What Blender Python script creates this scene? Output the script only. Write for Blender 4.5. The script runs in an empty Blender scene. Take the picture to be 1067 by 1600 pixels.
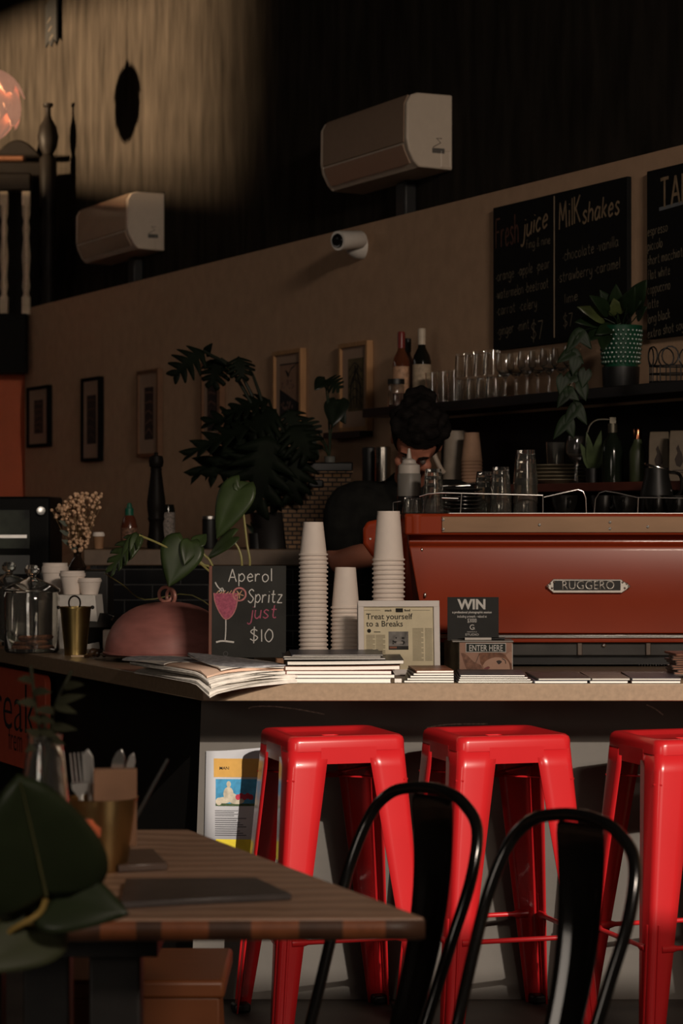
import bpy, bmesh, math, random
from mathutils import Vector, Matrix, Euler
random.seed(7)
S = bpy.context.scene
COL = S.collection
PI = math.pi

# ------------------------------------------------------------------ camera, sky, sun, lights, exposure
F = 3778.0; CX = 533.5; CY = 800.0; EYE = 1.33          # 85 mm lens on a 36 mm tall frame, 1067x1600
cam = bpy.data.cameras.new('camera'); camo = bpy.data.objects.new('camera', cam); COL.objects.link(camo)
cam.sensor_fit = 'VERTICAL'; cam.sensor_height = 36; cam.sensor_width = 24; cam.lens = 85.0
cam.clip_start = 0.05; cam.clip_end = 100
camo.location = (0, 0, EYE); camo.rotation_euler = (PI/2, 0, 0)
cam.dof.use_dof = True; cam.dof.focus_distance = 6.5; cam.dof.aperture_fstop = 6.3
S.camera = camo
S.view_settings.view_transform = 'Standard'; S.view_settings.look = 'None'
S.view_settings.gamma = 1.0; S.view_settings.use_curve_mapping = False
S.view_settings.exposure = 0.0

w = bpy.data.worlds.new('world'); S.world = w; w.use_nodes = True
bg = w.node_tree.nodes['Background']; bg.inputs[0].default_value = (1.0, 0.86, 0.74, 1); bg.inputs[1].default_value = 0.8

SUN = Vector((0.30, -1.0, 0.457)).normalized()           # direction towards the sun
def lamp(name, kind, loc, energy, color, target=None, direction=None, **kw):
    L = bpy.data.lights.new(name, kind); L.energy = energy; L.color = color
    for k, v in kw.items(): setattr(L, k, v)
    o = bpy.data.objects.new(name, L); COL.objects.link(o); o.location = loc
    d = Vector(target) - Vector(loc) if target is not None else Vector(direction)
    o.rotation_euler = d.to_track_quat('-Z', 'Y').to_euler()
    return o
lamp('sun', 'SUN', (2, -3, 5), 3.5, (1.0, 0.90, 0.78), direction=-SUN, angle=math.radians(0.55))
# daylight of the high street window the sun comes through
lamp('window_daylight', 'AREA', (2.4, -0.45, 3.75), 46, (1.0, 0.83, 0.68), target=(0.0, 8.2, 1.5),
     shape='RECTANGLE', size=1.3, size_y=0.5, spread=math.radians(82))
# added soft fill for the foreground and left counter; no window here
lamp('foreground_fill', 'AREA', (-2.2, -0.5, 1.9), 16, (1.0, 0.86, 0.72), target=(-0.6, 5.5, 0.95),
     shape='RECTANGLE', size=2.2, size_y=1.6, spread=math.radians(100))
# added spot outside the left wall; throws the lit patch on the upper wall
lamp('patch_spot', 'SPOT', (-12.0, 7.0, 2.4), 44000, (1.0, 0.70, 0.42), target=(-1.85, 14.0, 3.7),
     spot_size=math.radians(27), spot_blend=1.0, shadow_soft_size=0.24)

# ------------------------------------------------------------------ materials
MATS = {}
def mat(name, rgb, rough=0.5, metal=0.0, var=0.12, scale=25.0, bump=0.0, coat=0.0, spec=0.5, trans=0.0, emit=0.0, stretch=(1, 1, 1), ior=1.45, bscale=None):
    if name in MATS: return MATS[name]
    m = bpy.data.materials.new(name); m.use_nodes = True; nt = m.node_tree; N = nt.nodes
    b = N['Principled BSDF']
    b.inputs['Roughness'].default_value = rough; b.inputs['Metallic'].default_value = metal
    b.inputs['Specular IOR Level'].default_value = spec; b.inputs['Coat Weight'].default_value = coat
    b.inputs['Coat Roughness'].default_value = 0.06
    b.inputs['Transmission Weight'].default_value = trans; b.inputs['IOR'].default_value = ior
    tc = N.new('ShaderNodeTexCoord'); mp = N.new('ShaderNodeMapping'); mp.inputs['Scale'].default_value = stretch
    nt.links.new(tc.outputs['Object'], mp.inputs['Vector'])
    no = N.new('ShaderNodeTexNoise'); no.inputs['Scale'].default_value = scale; no.inputs['Detail'].default_value = 5
    nt.links.new(mp.outputs[0], no.inputs['Vector'])
    r = N.new('ShaderNodeValToRGB'); nt.links.new(no.outputs['Fac'], r.inputs[0])
    lo = [max(0, c*(1-var)) for c in rgb]; hi = [min(1, c*(1+var)) for c in rgb]
    r.color_ramp.elements[0].color = (*lo, 1); r.color_ramp.elements[1].color = (*hi, 1)
    r.color_ramp.elements[0].position = 0.3; r.color_ramp.elements[1].position = 0.7
    nt.links.new(r.outputs[0], b.inputs['Base Color'])
    if bump:
        bn = N.new('ShaderNodeBump'); bn.inputs['Strength'].default_value = bump; bn.inputs['Distance'].default_value = 0.01
        n2 = no
        if bscale:
            n2 = N.new('ShaderNodeTexNoise'); n2.inputs['Scale'].default_value = bscale; nt.links.new(mp.outputs[0], n2.inputs['Vector'])
        nt.links.new(n2.outputs['Fac'], bn.inputs['Height']); nt.links.new(bn.outputs[0], b.inputs['Normal'])
    if emit:
        nt.links.new(r.outputs[0], b.inputs['Emission Color']); b.inputs['Emission Strength'].default_value = emit
    MATS[name] = m
    return m

def wavemat(name, c1, c2, scale, direction='X', rough=0.5, distort=2.0, bump=0.0, spec=0.5, bands='BANDS', detail=2.0, coat=0.0):
    if name in MATS: return MATS[name]
    m = mat(name, c1, rough, spec=spec, coat=coat); nt = m.node_tree; N = nt.nodes; b = N['Principled BSDF']
    tc = N.new('ShaderNodeTexCoord'); wv = N.new('ShaderNodeTexWave'); wv.wave_type = bands; wv.bands_direction = direction
    wv.inputs['Scale'].default_value = scale; wv.inputs['Distortion'].default_value = distort; wv.inputs['Detail'].default_value = detail
    nt.links.new(tc.outputs['Object'], wv.inputs['Vector'])
    r = N.new('ShaderNodeValToRGB'); r.color_ramp.elements[0].color = (*c1, 1); r.color_ramp.elements[1].color = (*c2, 1)
    nt.links.new(wv.outputs['Fac'], r.inputs[0]); nt.links.new(r.outputs[0], b.inputs['Base Color'])
    if bump:
        bn = N.new('ShaderNodeBump'); bn.inputs['Strength'].default_value = bump; bn.inputs['Distance'].default_value = 0.01
        nt.links.new(wv.outputs['Fac'], bn.inputs['Height']); nt.links.new(bn.outputs[0], b.inputs['Normal'])
    return m

def brickmat(name, c1, c2, mortar, bw, bh, msize, rough=0.25, coords='Object', rot=None, bump=0.3, spec=0.5):
    if name in MATS: return MATS[name]
    m = mat(name, c1, rough, spec=spec); nt = m.node_tree; N = nt.nodes; b = N['Principled BSDF']
    tc = N.new('ShaderNodeTexCoord'); mp = N.new('ShaderNodeMapping')
    if rot: mp.inputs['Rotation'].default_value = rot
    nt.links.new(tc.outputs[coords], mp.inputs['Vector'])
    br = N.new('ShaderNodeTexBrick'); nt.links.new(mp.outputs[0], br.inputs['Vector'])
    br.inputs['Color1'].default_value = (*c1, 1); br.inputs['Color2'].default_value = (*c2, 1); br.inputs['Mortar'].default_value = (*mortar, 1)
    br.inputs['Scale'].default_value = 1.0; br.inputs['Brick Width'].default_value = bw; br.inputs['Row Height'].default_value = bh
    br.inputs['Mortar Size'].default_value = msize; br.inputs['Mortar Smooth'].default_value = 0.1
    nt.links.new(br.outputs['Color'], b.inputs['Base Color'])
    bn = N.new('ShaderNodeBump'); bn.inputs['Strength'].default_value = bump; bn.inputs['Distance'].default_value = 0.003; bn.invert = True
    nt.links.new(br.outputs['Fac'], bn.inputs['Height']); nt.links.new(bn.outputs[0], b.inputs['Normal'])
    return m

glass = mat('clear_glass', (0.93, 0.92, 0.88), 0.025, trans=0.985, var=0.01, ior=1.5)
M_black = mat('black_paint', (0.006, 0.006, 0.006), 0.45)
M_blackgloss = mat('gloss_black_steel', (0.006, 0.0055, 0.005), 0.16, coat=0.5)
M_steel = mat('steel', (0.66, 0.64, 0.61), 0.32, 1.0, var=0.06)
M_chrome = mat('chrome', (0.80, 0.78, 0.75), 0.22, 1.0, var=0.03)
M_red = mat('red_powder_coat', (0.47, 0.013, 0.016), 0.30, var=0.04, scale=6, coat=0.35)
M_white = mat('white_plastic', (0.62, 0.58, 0.53), 0.4, var=0.05)
M_paper = mat('paper_white', (0.72, 0.69, 0.64), 0.8, var=0.06, scale=60)
M_cup = mat('cup_paper', (0.84, 0.745, 0.67), 0.65, var=0.03, scale=40)
M_ink = mat('ink', (0.012, 0.012, 0.014), 0.8)
M_chalk = mat('chalk_white', (0.75, 0.73, 0.70), 0.95, var=0.2, scale=300)
M_chalkdim = mat('chalk_worn', (0.13, 0.105, 0.07), 0.95, var=0.5, scale=30)
M_chalkred = mat('chalk_rust', (0.10, 0.04, 0.025), 0.95, var=0.4, scale=30)
M_chalkpink = mat('chalk_pink', (0.60, 0.16, 0.22), 0.95, var=0.3, scale=120)
M_board = mat('chalkboard', (0.038, 0.038, 0.035), 0.85, var=0.25, scale=9)
M_darkboard = mat('menu_blackboard', (0.004, 0.004, 0.004), 0.8, var=0.2, spec=0.2)
M_plaster = mat('plaster', (0.48, 0.31, 0.20), 0.9, var=0.07, scale=14, bump=0.12, bscale=90, spec=0.15)
M_brass = mat('brass', (0.50, 0.36, 0.14), 0.32, 1.0, var=0.15, scale=12)
M_walnut = wavemat('walnut', (0.27, 0.158, 0.104), (0.40, 0.245, 0.165), 5, 'Y', 0.42, 6, 0.05, detail=4)
M_oak = mat('oak', (0.40, 0.22, 0.105), 0.55, var=.15, stretch=(1, 1, .15), scale=40, spec=.25)

# ------------------------------------------------------------------ geometry helpers
def P(px, py, Y):
    return Vector(((px-CX)/F*Y, Y, EYE-(py-CY)/F*Y))
def m_at(npx, Y): return npx*Y/F
WA = Vector((0.43, 9.28)); WN = Vector((-0.906, -0.4233)).normalized(); WD = Vector((-WN.y*-1, 0)) if False else Vector((-0.4233, 0.906)).normalized()
WROT = math.atan2(-WD.y, -WD.x)                          # local x runs along the wall to the right, local -y faces the room
def wallY(px, off=0.0):
    u = (px-CX)/F
    return (WA.dot(WN)+off)/(u*WN.x+WN.y)
def WP(px, py, off=0.0): return P(px, py, wallY(px, off))
def wall_local(px, py, org, off=0.0):
    p = WP(px, py, off)-org
    return (-(p.x*WD.x+p.y*WD.y), p.z)

class MB:
    def __init__(s): s.v = []; s.f = []; s.mi = []; s.M = Matrix.Identity(4); s.cur = 0; s.mats = []
    def use(s, m):
        if m not in s.mats: s.mats.append(m)
        s.cur = s.mats.index(m); return s
    def add(s, vs, fs):
        o = len(s.v); s.v += [s.M @ Vector(p) for p in vs]
        for f in fs: s.f.append([i+o for i in f]); s.mi.append(s.cur)
        return s
    def box(s, c, d, rz=0.0, rot=None):
        x, y, z = d[0]/2, d[1]/2, d[2]/2
        R = (rot.to_matrix() if rot else Matrix.Rotation(rz, 3, 'Z')); c = Vector(c)
        vs = [c+R @ Vector((a*x, b*y, e*z)) for e in (-1, 1) for a, b in ((-1, -1), (1, -1), (1, 1), (-1, 1))]
        return s.add(vs, [(3, 2, 1, 0), (4, 5, 6, 7), (0, 1, 5, 4), (1, 2, 6, 5), (2, 3, 7, 6), (3, 0, 4, 7)])
    def lathe(s, prof, seg=24, c=(0, 0, 0), cap=True, sx=1.0, sy=1.0):
        vs = []; fs = []; n = len(prof)
        for r, z in prof:
            for k in range(seg):
                a = 2*PI*k/seg; vs.append((c[0]+r*math.cos(a)*sx, c[1]+r*math.sin(a)*sy, c[2]+z))
        for i in range(n-1):
            for k in range(seg):
                k2 = (k+1) % seg
                fs.append((i*seg+k, i*seg+k2, (i+1)*seg+k2, (i+1)*seg+k))
        if cap:
            if prof[0][0] > 1e-6: fs.append(tuple(reversed(range(seg))))
            if prof[-1][0] > 1e-6: fs.append(tuple((n-1)*seg+k for k in range(seg)))
        return s.add(vs, fs)
    def tube(s, pts, r, seg=8, closed=False, caps=True, flat=1.0, up=None):
        pts = [Vector(p) for p in pts]; n = len(pts)
        rs = r if isinstance(r, (list, tuple)) else [r]*n
        vs = []; fs = []
        prev = None
        for i, p in enumerate(pts):
            a = pts[(i-1) % n] if (closed or i > 0) else p
            b = pts[(i+1) % n] if (closed or i < n-1) else p
            t = (b-a); t = t.normalized() if t.length > 1e-9 else Vector((0, 0, 1))
            if prev is None:
                u = Vector(up) if up else (Vector((0, 0, 1)) if abs(t.z) < 0.9 else Vector((1, 0, 0)))
            else: u = prev
            u = (u-t*u.dot(t)); u = u.normalized() if u.length > 1e-6 else t.orthogonal().normalized()
            prev = u; w_ = t.cross(u)
            for k in range(seg):
                an = 2*PI*k/seg
                vs.append(p+u*math.cos(an)*rs[i]*flat+w_*math.sin(an)*rs[i])
        m = n if closed else n-1
        for i in range(m):
            j = (i+1) % n
            for k in range(seg):
                k2 = (k+1) % seg
                fs.append((i*seg+k, i*seg+k2, j*seg+k2, j*seg+k))
        if caps and not closed:
            fs.append(tuple(reversed(range(seg)))); fs.append(tuple((n-1)*seg+k for k in range(seg)))
        return s.add(vs, fs)
    def prism(s, poly, a, b, axis='Z'):
        n = len(poly)
        def mk(p, h):
            return (p[0], p[1], h) if axis == 'Z' else ((h, p[0], p[1]) if axis == 'X' else (p[0], h, p[1]))
        vs = [mk(p, a) for p in poly]+[mk(p, b) for p in poly]
        fs = [tuple(reversed(range(n))), tuple(range(n, 2*n))]+[(i, (i+1) % n, n+(i+1) % n, n+i) for i in range(n)]
        return s.add(vs, fs)
    def quad(s, a, b, c, d): return s.add([a, b, c, d], [(0, 1, 2, 3)])
    def sphere(s, c, r, seg=16, rings=10, sc=(1, 1, 1)):
        pr = [(math.sin(PI*i/rings), -math.cos(PI*i/rings)) for i in range(rings+1)]
        vs = []; fs = []
        for a, z in pr:
            for k in range(seg):
                t = 2*PI*k/seg; vs.append((c[0]+r*a*math.cos(t)*sc[0], c[1]+r*a*math.sin(t)*sc[1], c[2]+r*z*sc[2]))
        for i in range(rings):
            for k in range(seg):
                k2 = (k+1) % seg; fs.append((i*seg+k, i*seg+k2, (i+1)*seg+k2, (i+1)*seg+k))
        return s.add(vs, fs)
    def mesh(s, name, m=None, smooth=True, merge=True):
        me = bpy.data.meshes.new(name); me.from_pydata([tuple(v) for v in s.v], [], s.f)
        if s.mats:
            for q in s.mats: me.materials.append(q)
            me.polygons.foreach_set('material_index', s.mi)
        elif m: me.materials.append(m)
        bm = bmesh.new(); bm.from_mesh(me)
        if merge: bmesh.ops.remove_doubles(bm, verts=bm.verts, dist=1e-5)
        bmesh.ops.recalc_face_normals(bm, faces=bm.faces)
        bm.to_mesh(me); bm.free()
        if smooth:
            me.polygons.foreach_set('use_smooth', [True]*len(me.polygons))
            me.set_sharp_from_angle(angle=math.radians(38))
        return me
    def build(s, name, m=None, parent=None, loc=(0, 0, 0), rz=0.0, bevel=0.0, bseg=2, smooth=True, solid=0.0, sub=0, merge=True):
        o = bpy.data.objects.new(name, s.mesh(name, m, smooth, merge)); COL.objects.link(o)
        if parent: o.parent = parent
        o.location = loc; o.rotation_euler = (0, 0, rz)
        if solid:
            q = o.modifiers.new('solid', 'SOLIDIFY'); q.thickness = solid; q.offset = 0
        if bevel:
            q = o.modifiers.new('bevel', 'BEVEL'); q.width = bevel; q.segments = bseg; q.limit_method = 'ANGLE'; q.angle_limit = math.radians(40)
        if sub:
            q = o.modifiers.new('sub', 'SUBSURF'); q.levels = sub; q.render_levels = sub
        return o

def tag(o, label, cat, group=None, kind=None):
    o['label'] = label; o['category'] = cat
    if group: o['group'] = group
    if kind: o['kind'] = kind
    return o
def thing(name, label, cat, loc=(0, 0, 0), rz=0.0, group=None):
    o = bpy.data.objects.new(name, None); COL.objects.link(o); o.empty_display_size = 0.05
    o.location = loc; o.rotation_euler = (0, 0, rz)
    return tag(o, label, cat, group)
def struct(o): o['kind'] = 'structure'; return o
def dup(root, loc=None, rz=None, label=None, group=None, scale=None):
    def cp(o, par):
        c = o.copy(); COL.objects.link(c)
        if par is not None: c.parent = par
        for ch in list(o.children): cp(ch, c)
        return c
    r = cp(root, None)
    if loc is not None: r.location = loc
    if rz is not None: r.rotation_euler = (0, 0, rz)
    if label: r['label'] = label
    if group: r['group'] = group
    if scale: r.scale = scale
    return r
ORD = ['top', 'second', 'third', 'fourth', 'fifth', 'sixth', 'seventh', 'eighth', 'ninth', 'tenth', 'eleventh', 'twelfth', 'thirteenth', 'fourteenth',
       'fifteenth', 'sixteenth', 'seventeenth', 'eighteenth', 'nineteenth', 'twentieth', 'twenty-first', 'twenty-second', 'twenty-third', 'twenty-fourth', 'twenty-fifth', 'twenty-sixth']+['%s' % w_ for w_ in 'twenty-seventh twenty-eighth twenty-ninth thirtieth thirty-first thirty-second thirty-third thirty-fourth'.split()]

# printed lettering (built-in font) and hand-drawn stroke lettering
def printed(mb, txt, x, z, size, y=0.0, align='LEFT', bold=0.0, sx=1.0, thick=0.0006):
    cu = bpy.data.curves.new('t', 'FONT'); cu.body = txt; cu.size = size; cu.align_x = align; cu.offset = bold; cu.resolution_u = 3
    o = bpy.data.objects.new('t', cu); COL.objects.link(o)
    dg = bpy.context.evaluated_depsgraph_get(); me = bpy.data.meshes.new_from_object(o.evaluated_get(dg))
    vs = [(x+v.co.x*sx, y, z+v.co.y) for v in me.vertices]; fs = [tuple(p.vertices) for p in me.polygons]
    mb.add(vs, fs)
    COL.objects.unlink(o); bpy.data.objects.remove(o); bpy.data.curves.remove(cu); bpy.data.meshes.remove(me)
G = {
 'a': [[(.45, .5), (.2, .6), (.02, .32), (.12, .02), (.32, .08), (.45, .42)], [(.47, .6), (.45, .2), (.54, 0)]],
 'b': [[(0, 1), (0, 0)], [(0, .4), (.25, .6), (.45, .3), (.25, 0), (0, .1)]],
 'c': [[(.42, .5), (.2, .6), (0, .3), (.18, 0), (.42, .1)]],
 'd': [[(.45, .48), (.2, .6), (0, .3), (.18, 0), (.45, .15)], [(.45, 1), (.45, 0)]],
 'e': [[(.03, .3), (.42, .36), (.25, .6), (.02, .33), (.15, 0), (.44, .1)]],
 'f': [[(.4, .95), (.22, .95), (.15, .7), (.15, 0)], [(0, .55), (.35, .55)]],
 'g': [[(.45, .52), (.2, .6), (.02, .3), (.2, .02), (.45, .3)], [(.46, .6), (.45, -.2), (.2, -.38), (.02, -.25)]],
 'h': [[(0, 1), (0, 0)], [(0, .4), (.22, .6), (.4, .45), (.42, 0)]],
 'i': [[(.06, .6), (.06, 0)], [(.06, .8), (.07, .84)]],
 'j': [[(.2, .6), (.2, -.2), (.05, -.38), (-.08, -.28)], [(.2, .8), (.21, .84)]],
 'k': [[(0, 1), (0, 0)], [(.36, .6), (.02, .25)], [(.1, .32), (.4, 0)]],
 'l': [[(.06, 1), (.06, 0)]],
 'm': [[(0, .6), (0, 0)], [(0, .4), (.16, .6), (.28, .45), (.28, 0)], [(.28, .4), (.45, .6), (.57, .45), (.57, 0)]],
 'n': [[(0, .6), (0, 0)], [(0, .4), (.22, .6), (.4, .45), (.42, 0)]],
 'o': [[(.22, .6), (.02, .42), (.05, .1), (.25, 0), (.45, .2), (.42, .48), (.22, .6)]],
 'p': [[(0, .6), (0, -.38)], [(0, .4), (.25, .6), (.45, .3), (.25, 0), (0, .1)]],
 'r': [[(0, .6), (0, 0)], [(0, .35), (.15, .58), (.34, .55)]],
 's': [[(.38, .52), (.18, .6), (.04, .45), (.22, .3), (.38, .14), (.2, 0), (0, .1)]],
 't': [[(.18, .9), (.17, .15), (.3, 0), (.4, .06)], [(0, .6), (.38, .6)]],
 'u': [[(0, .6), (.02, .15), (.2, 0), (.4, .2)], [(.42, .6), (.42, 0)]],
 'v': [[(0, .6), (.2, 0)], [(.2, 0), (.4, .6)]],
 'w': [[(0, .6), (.14, 0)], [(.14, 0), (.28, .5)], [(.28, .5), (.42, 0)], [(.42, 0), (.56, .6)]],
 'x': [[(0, .6), (.4, 0)], [(.4, .6), (0, 0)]],
 'y': [[(0, .6), (.06, .2), (.22, .08), (.4, .25)], [(.42, .6), (.4, -.15), (.18, -.38), (.02, -.25)]],
 'z': [[(.02, .6), (.42, .6)], [(.42, .6), (0, 0)], [(0, 0), (.46, 0)]],
 'A': [[(0, 0), (.3, 1)], [(.3, 1), (.6, 0)], [(.1, .35), (.5, .35)]],
 'F': [[(0, 1), (0, 0)], [(0, 1), (.5, 1)], [(0, .55), (.4, .55)]],
 'K': [[(0, 1), (0, 0)], [(.5, 1), (.02, .45)], [(.12, .55), (.52, 0)]],
 'M': [[(0, 0), (.06, 1)], [(.06, 1), (.32, .3)], [(.32, .3), (.58, 1)], [(.58, 1), (.66, 0)]],
 'S': [[(.5, .85), (.28, 1), (.05, .8), (.25, .55), (.5, .3), (.28, 0), (0, .15)]],
 'T': [[(0, 1), (.6, 1)], [(.3, 1), (.3, 0)]],
 'E': [[(.45, 1), (0, 1)], [(0, 1), (0, 0)], [(0, 0), (.48, 0)], [(0, .52), (.38, .52)]],
 'L': [[(0, 1), (0, 0)], [(0, 0), (.4, 0)]],
 'W': [[(0, 1), (.18, 0)], [(.18, 0), (.36, .8)], [(.36, .8), (.54, 0)], [(.54, 0), (.72, 1)]],
 'Y': [[(0, 1), (.25, .5)], [(.5, 1), (.25, .5)], [(.25, .5), (.25, 0)]],
 '7': [[(0, 1), (.45, 1)], [(.45, 1), (.15, 0)]],
 '1': [[(.05, .95), (.06, 0)]],
 '0': [[(.25, 1), (.03, .6), (.06, .2), (.28, 0), (.5, .35), (.46, .8), (.25, 1)]],
 '$': [[(.46, .82), (.24, .95), (.04, .75), (.25, .52), (.48, .3), (.26, .05), (0, .2)], [(.27, 1.15), (.23, -.15)]],
 '*': [[(.05, .3), (.1, .34), (.12, .28), (.06, .26), (.05, .3)]],
 '&': [[(.45, 0), (.1, .7), (.25, .95), (.35, .75), (.02, .2), (.2, 0), (.45, .35)]],
}
def smooth_line(pts, n=4):
    if len(pts) < 3: return [Vector(p) for p in pts]
    q = [Vector(p) for p in pts]; q = [q[0]*2-q[1]]+q+[q[-1]*2-q[-2]]; out = []
    for i in range(1, len(q)-2):
        for k in range(n):
            t = k/n; a, b, c, d = q[i-1:i+3]
            out.append(0.5*((2*b)+(c-a)*t+(2*a-5*b+4*c-d)*t*t+(3*b-a-3*c+d)*t**3))
    out.append(q[-2]); return out
def ribbon(mb, pts, wd, y):
    n = len(pts)
    if n < 2: return
    vs = []; fs = []
    for i, p in enumerate(pts):
        a = pts[max(0, i-1)]; b = pts[min(n-1, i+1)]; t = Vector((b[0]-a[0], b[1]-a[1]))
        t = t.normalized() if t.length > 1e-9 else Vector((1, 0)); nn = Vector((-t.y, t.x))*wd/2
        vs += [(p[0]+nn.x, y, p[1]+nn.y), (p[0]-nn.x, y, p[1]-nn.y)]
    for i in range(n-1): fs.append((2*i, 2*i+1, 2*i+3, 2*i+2))
    mb.add(vs, fs)
def chalk(mb, txt, x, z, h, wd, y=0.0, width=None, slope=0.0, slant=0.0, jit=0.02):
    tot = 0; adv = []
    for ch in txt:
        g = G.get(ch)
        a = 0.35 if g is None else max(p[0] for st in g for p in st)+0.2
        adv.append(a); tot += a
    sx = (width/tot) if width else h
    cx = 0
    for ch, a in zip(txt, adv):
        g = G.get(ch)
        if g:
            j = random.uniform(-jit, jit)
            for st in g:
                pts = [Vector((x+(cx+p[0]+slant*p[1])*sx, z+(p[1]+j)*h+slope*(cx+p[0])*sx)) for p in smooth_line(st)]
                if ch == '*' : pts = [Vector((x+(cx+p[0])*sx, z+p[1]*h+slope*cx*sx)) for p in st]
                ribbon(mb, pts, wd, y)
        cx += a
# ------------------------------------------------------------------ the room
M_floor = mat('dark_floor', (0.035, 0.028, 0.023), 0.6, var=0.3, scale=6)
M_ceil = mat('dark_ceiling', (0.012, 0.010, 0.009), 0.9)
M_sidewall = mat('dark_wall', (0.03, 0.022, 0.017), 0.9)
M_upper = mat('upper_wall_black', (0.024, 0.020, 0.016), 0.95, var=0.42, scale=4.0, stretch=(3.0, 3.0, 0.55), spec=0.03)
M_orangewall = mat('orange_plaster', (0.55, 0.13, 0.06), 0.9, var=0.06, scale=6)
M_beam = mat('stair_beam', (0.006, 0.006, 0.005), 0.8, spec=0.2)
b = MB(); b.box((0, 8.5, -0.05), (16, 20, 0.1)); struct(b.build('floor', M_floor))
b = MB(); b.box((0, 8.5, 5.55), (16, 20, 0.1)); struct(b.build('ceiling', M_ceil))
WIN = (1.50, 4.3, 3.335, 4.16)      # street window high in the front wall: x0, x1, z0, z1
b = MB(); y0 = -0.65; t = 0.1
b.box(((-8+WIN[0])/2, y0, 2.75), (8+WIN[0], t, 5.5)); b.box(((8+WIN[1])/2, y0, 2.75), (8-WIN[1], t, 5.5))
b.box(((WIN[0]+WIN[1])/2, y0, WIN[2]/2), (WIN[1]-WIN[0], t, WIN[2])); b.box(((WIN[0]+WIN[1])/2, y0, (5.5+WIN[3])/2), (WIN[1]-WIN[0], t, 5.5-WIN[3]))
struct(b.build('wall_front', M_sidewall, smooth=False))
SL = (8.5, 12.9, 2.79, 3.56)       # slot added in the left wall to shape the spot: y0, y1, z0, z1
sz = lambda y, k=0: 2.884+.15*(y-10.93)+k     # raked to tilt the lower edge of the lit patch
b = MB(); X_ = (-5.6, -5.5)
b.prism([(-1.5, 0), (SL[0], 0), (SL[0], 5.5), (-1.5, 5.5)], *X_, 'X'); b.prism([(SL[1], 0), (18.5, 0), (18.5, 5.5), (SL[1], 5.5)], *X_, 'X')
b.prism([(SL[0], 0), (SL[1], 0), (SL[1], sz(SL[1])), (SL[0], sz(SL[0]))], *X_, 'X'); b.prism([(SL[0], sz(SL[0], .66)), (SL[1], sz(SL[1], .60)), (SL[1], 5.5), (SL[0], 5.5)], *X_, 'X')
struct(b.build('wall_left', M_sidewall, smooth=False))
b = MB(); b.prism([(SL[0], sz(SL[0], .075)), (SL[1], sz(SL[1], .085)), (SL[1], sz(SL[1], .112)), (SL[0], sz(SL[0], .100))], -5.58, -5.52, 'X'); struct(b.build('shadow_bar', M_sidewall))  # added bar in the slot; casts the dark band across the lit patch
wl = Vector((WA.x, WA.y, 0))
b = MB(); b.box((2.75, 0.3, 1.26), (16.3, 0.6, 2.52)); struct(b.build('wall_right', M_plaster, None, wl, WROT))
b = MB(); b.box((1.1, 0.45, 4.01), (19.6, 0.4, 2.98)); struct(b.build('wall_right_upper', M_upper, None, wl, WROT))
b = MB(); b.box((-3.68, 14.3, 1.07), (3.7, 0.1, 2.138)); struct(b.build('wall_back', M_orangewall))
b = MB(); b.box((-2, 18.2, 2.75), (12, 0.1, 5.5)); struct(b.build('wall_back_upper', M_upper))
b = MB(); b.box((-3.675, 16.0, 2.309), (3.69, 4.0, 0.341)); struct(b.build('floor_mezzanine', M_beam))

# balustrade on the mezzanine
YB = 14.06
t = thing('balustrade', 'dark stair balustrade with turned white balusters at upper left', 'railing', (-1.9, YB, 2.48))
M_balw = mat('baluster_cream', (0.50, 0.40, 0.28), 0.5)
M_darkwood = mat('dark_varnish', (0.007, 0.0055, 0.0045), 0.5, spec=.12)
M_rail = mat('handrail_varnish', (0.10, 0.045, 0.025), 0.35, spec=.3)
bp = [(.022, 0), (.022, .1), (.016, .12), (.024, .16), (.018, .22), (.026, .34), (.017, .44), (.022, .5), (.015, .54), (.024, .58), (.024, .71)]
for k in range(7):
    px = 41-k*34.5
    b = MB(); x = (px-CX)/F*YB+1.9
    b.box((x, 0, .05), (.046, .046, .1)); b.box((x, 0, .68), (.046, .046, .1)); b.lathe(bp, 12, (x, 0, 0)); b.build('baluster', M_balw, t)
b = MB(); b.box((-1.25, 0, .765), (2.7, .09, .105)); b.build('lower_rail', M_darkwood, t, bevel=.01)
b = MB(); b.box((-1.25, 0, .905), (2.62, .07, .032)); b.build('handrail', M_rail, t, bevel=.012)
b = MB(); nx = (75-CX)/F*YB+1.9
b.lathe([(.045, .05), (.045, .2), (.03, .24), (.05, .32), (.04, .42), (.056, .5), (.035, .6), (.05, .64), (.05, .9), (.03, .93), (.052, .97), (.062, 1.03), (.05, 1.09), (.026, 1.13), (.016, 1.16), (.016, 1.2), (.03, 1.21), (.03, 1.225), (0, 1.226)], 18, (nx, 0, 0))
b.build('newel_post', M_darkwood, t)
b = MB(); c = P(28, 250, 14.6)
pts = [c+Vector((-.16+.32*i/12, 0, .12*math.sin(PI*i/12)+.0)) for i in range(13)]
poly = [(p.x, p.z) for p in pts]+[(c.x+.14, 2.48), (c.x-.14, 2.48)]
b.prism(poly, 14.58, 14.63, 'Y'); tag(b.build('chair_back', M_darkwood, bevel=.01), 'dark round-topped panel standing behind the balustrade handrail', 'panel')

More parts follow.
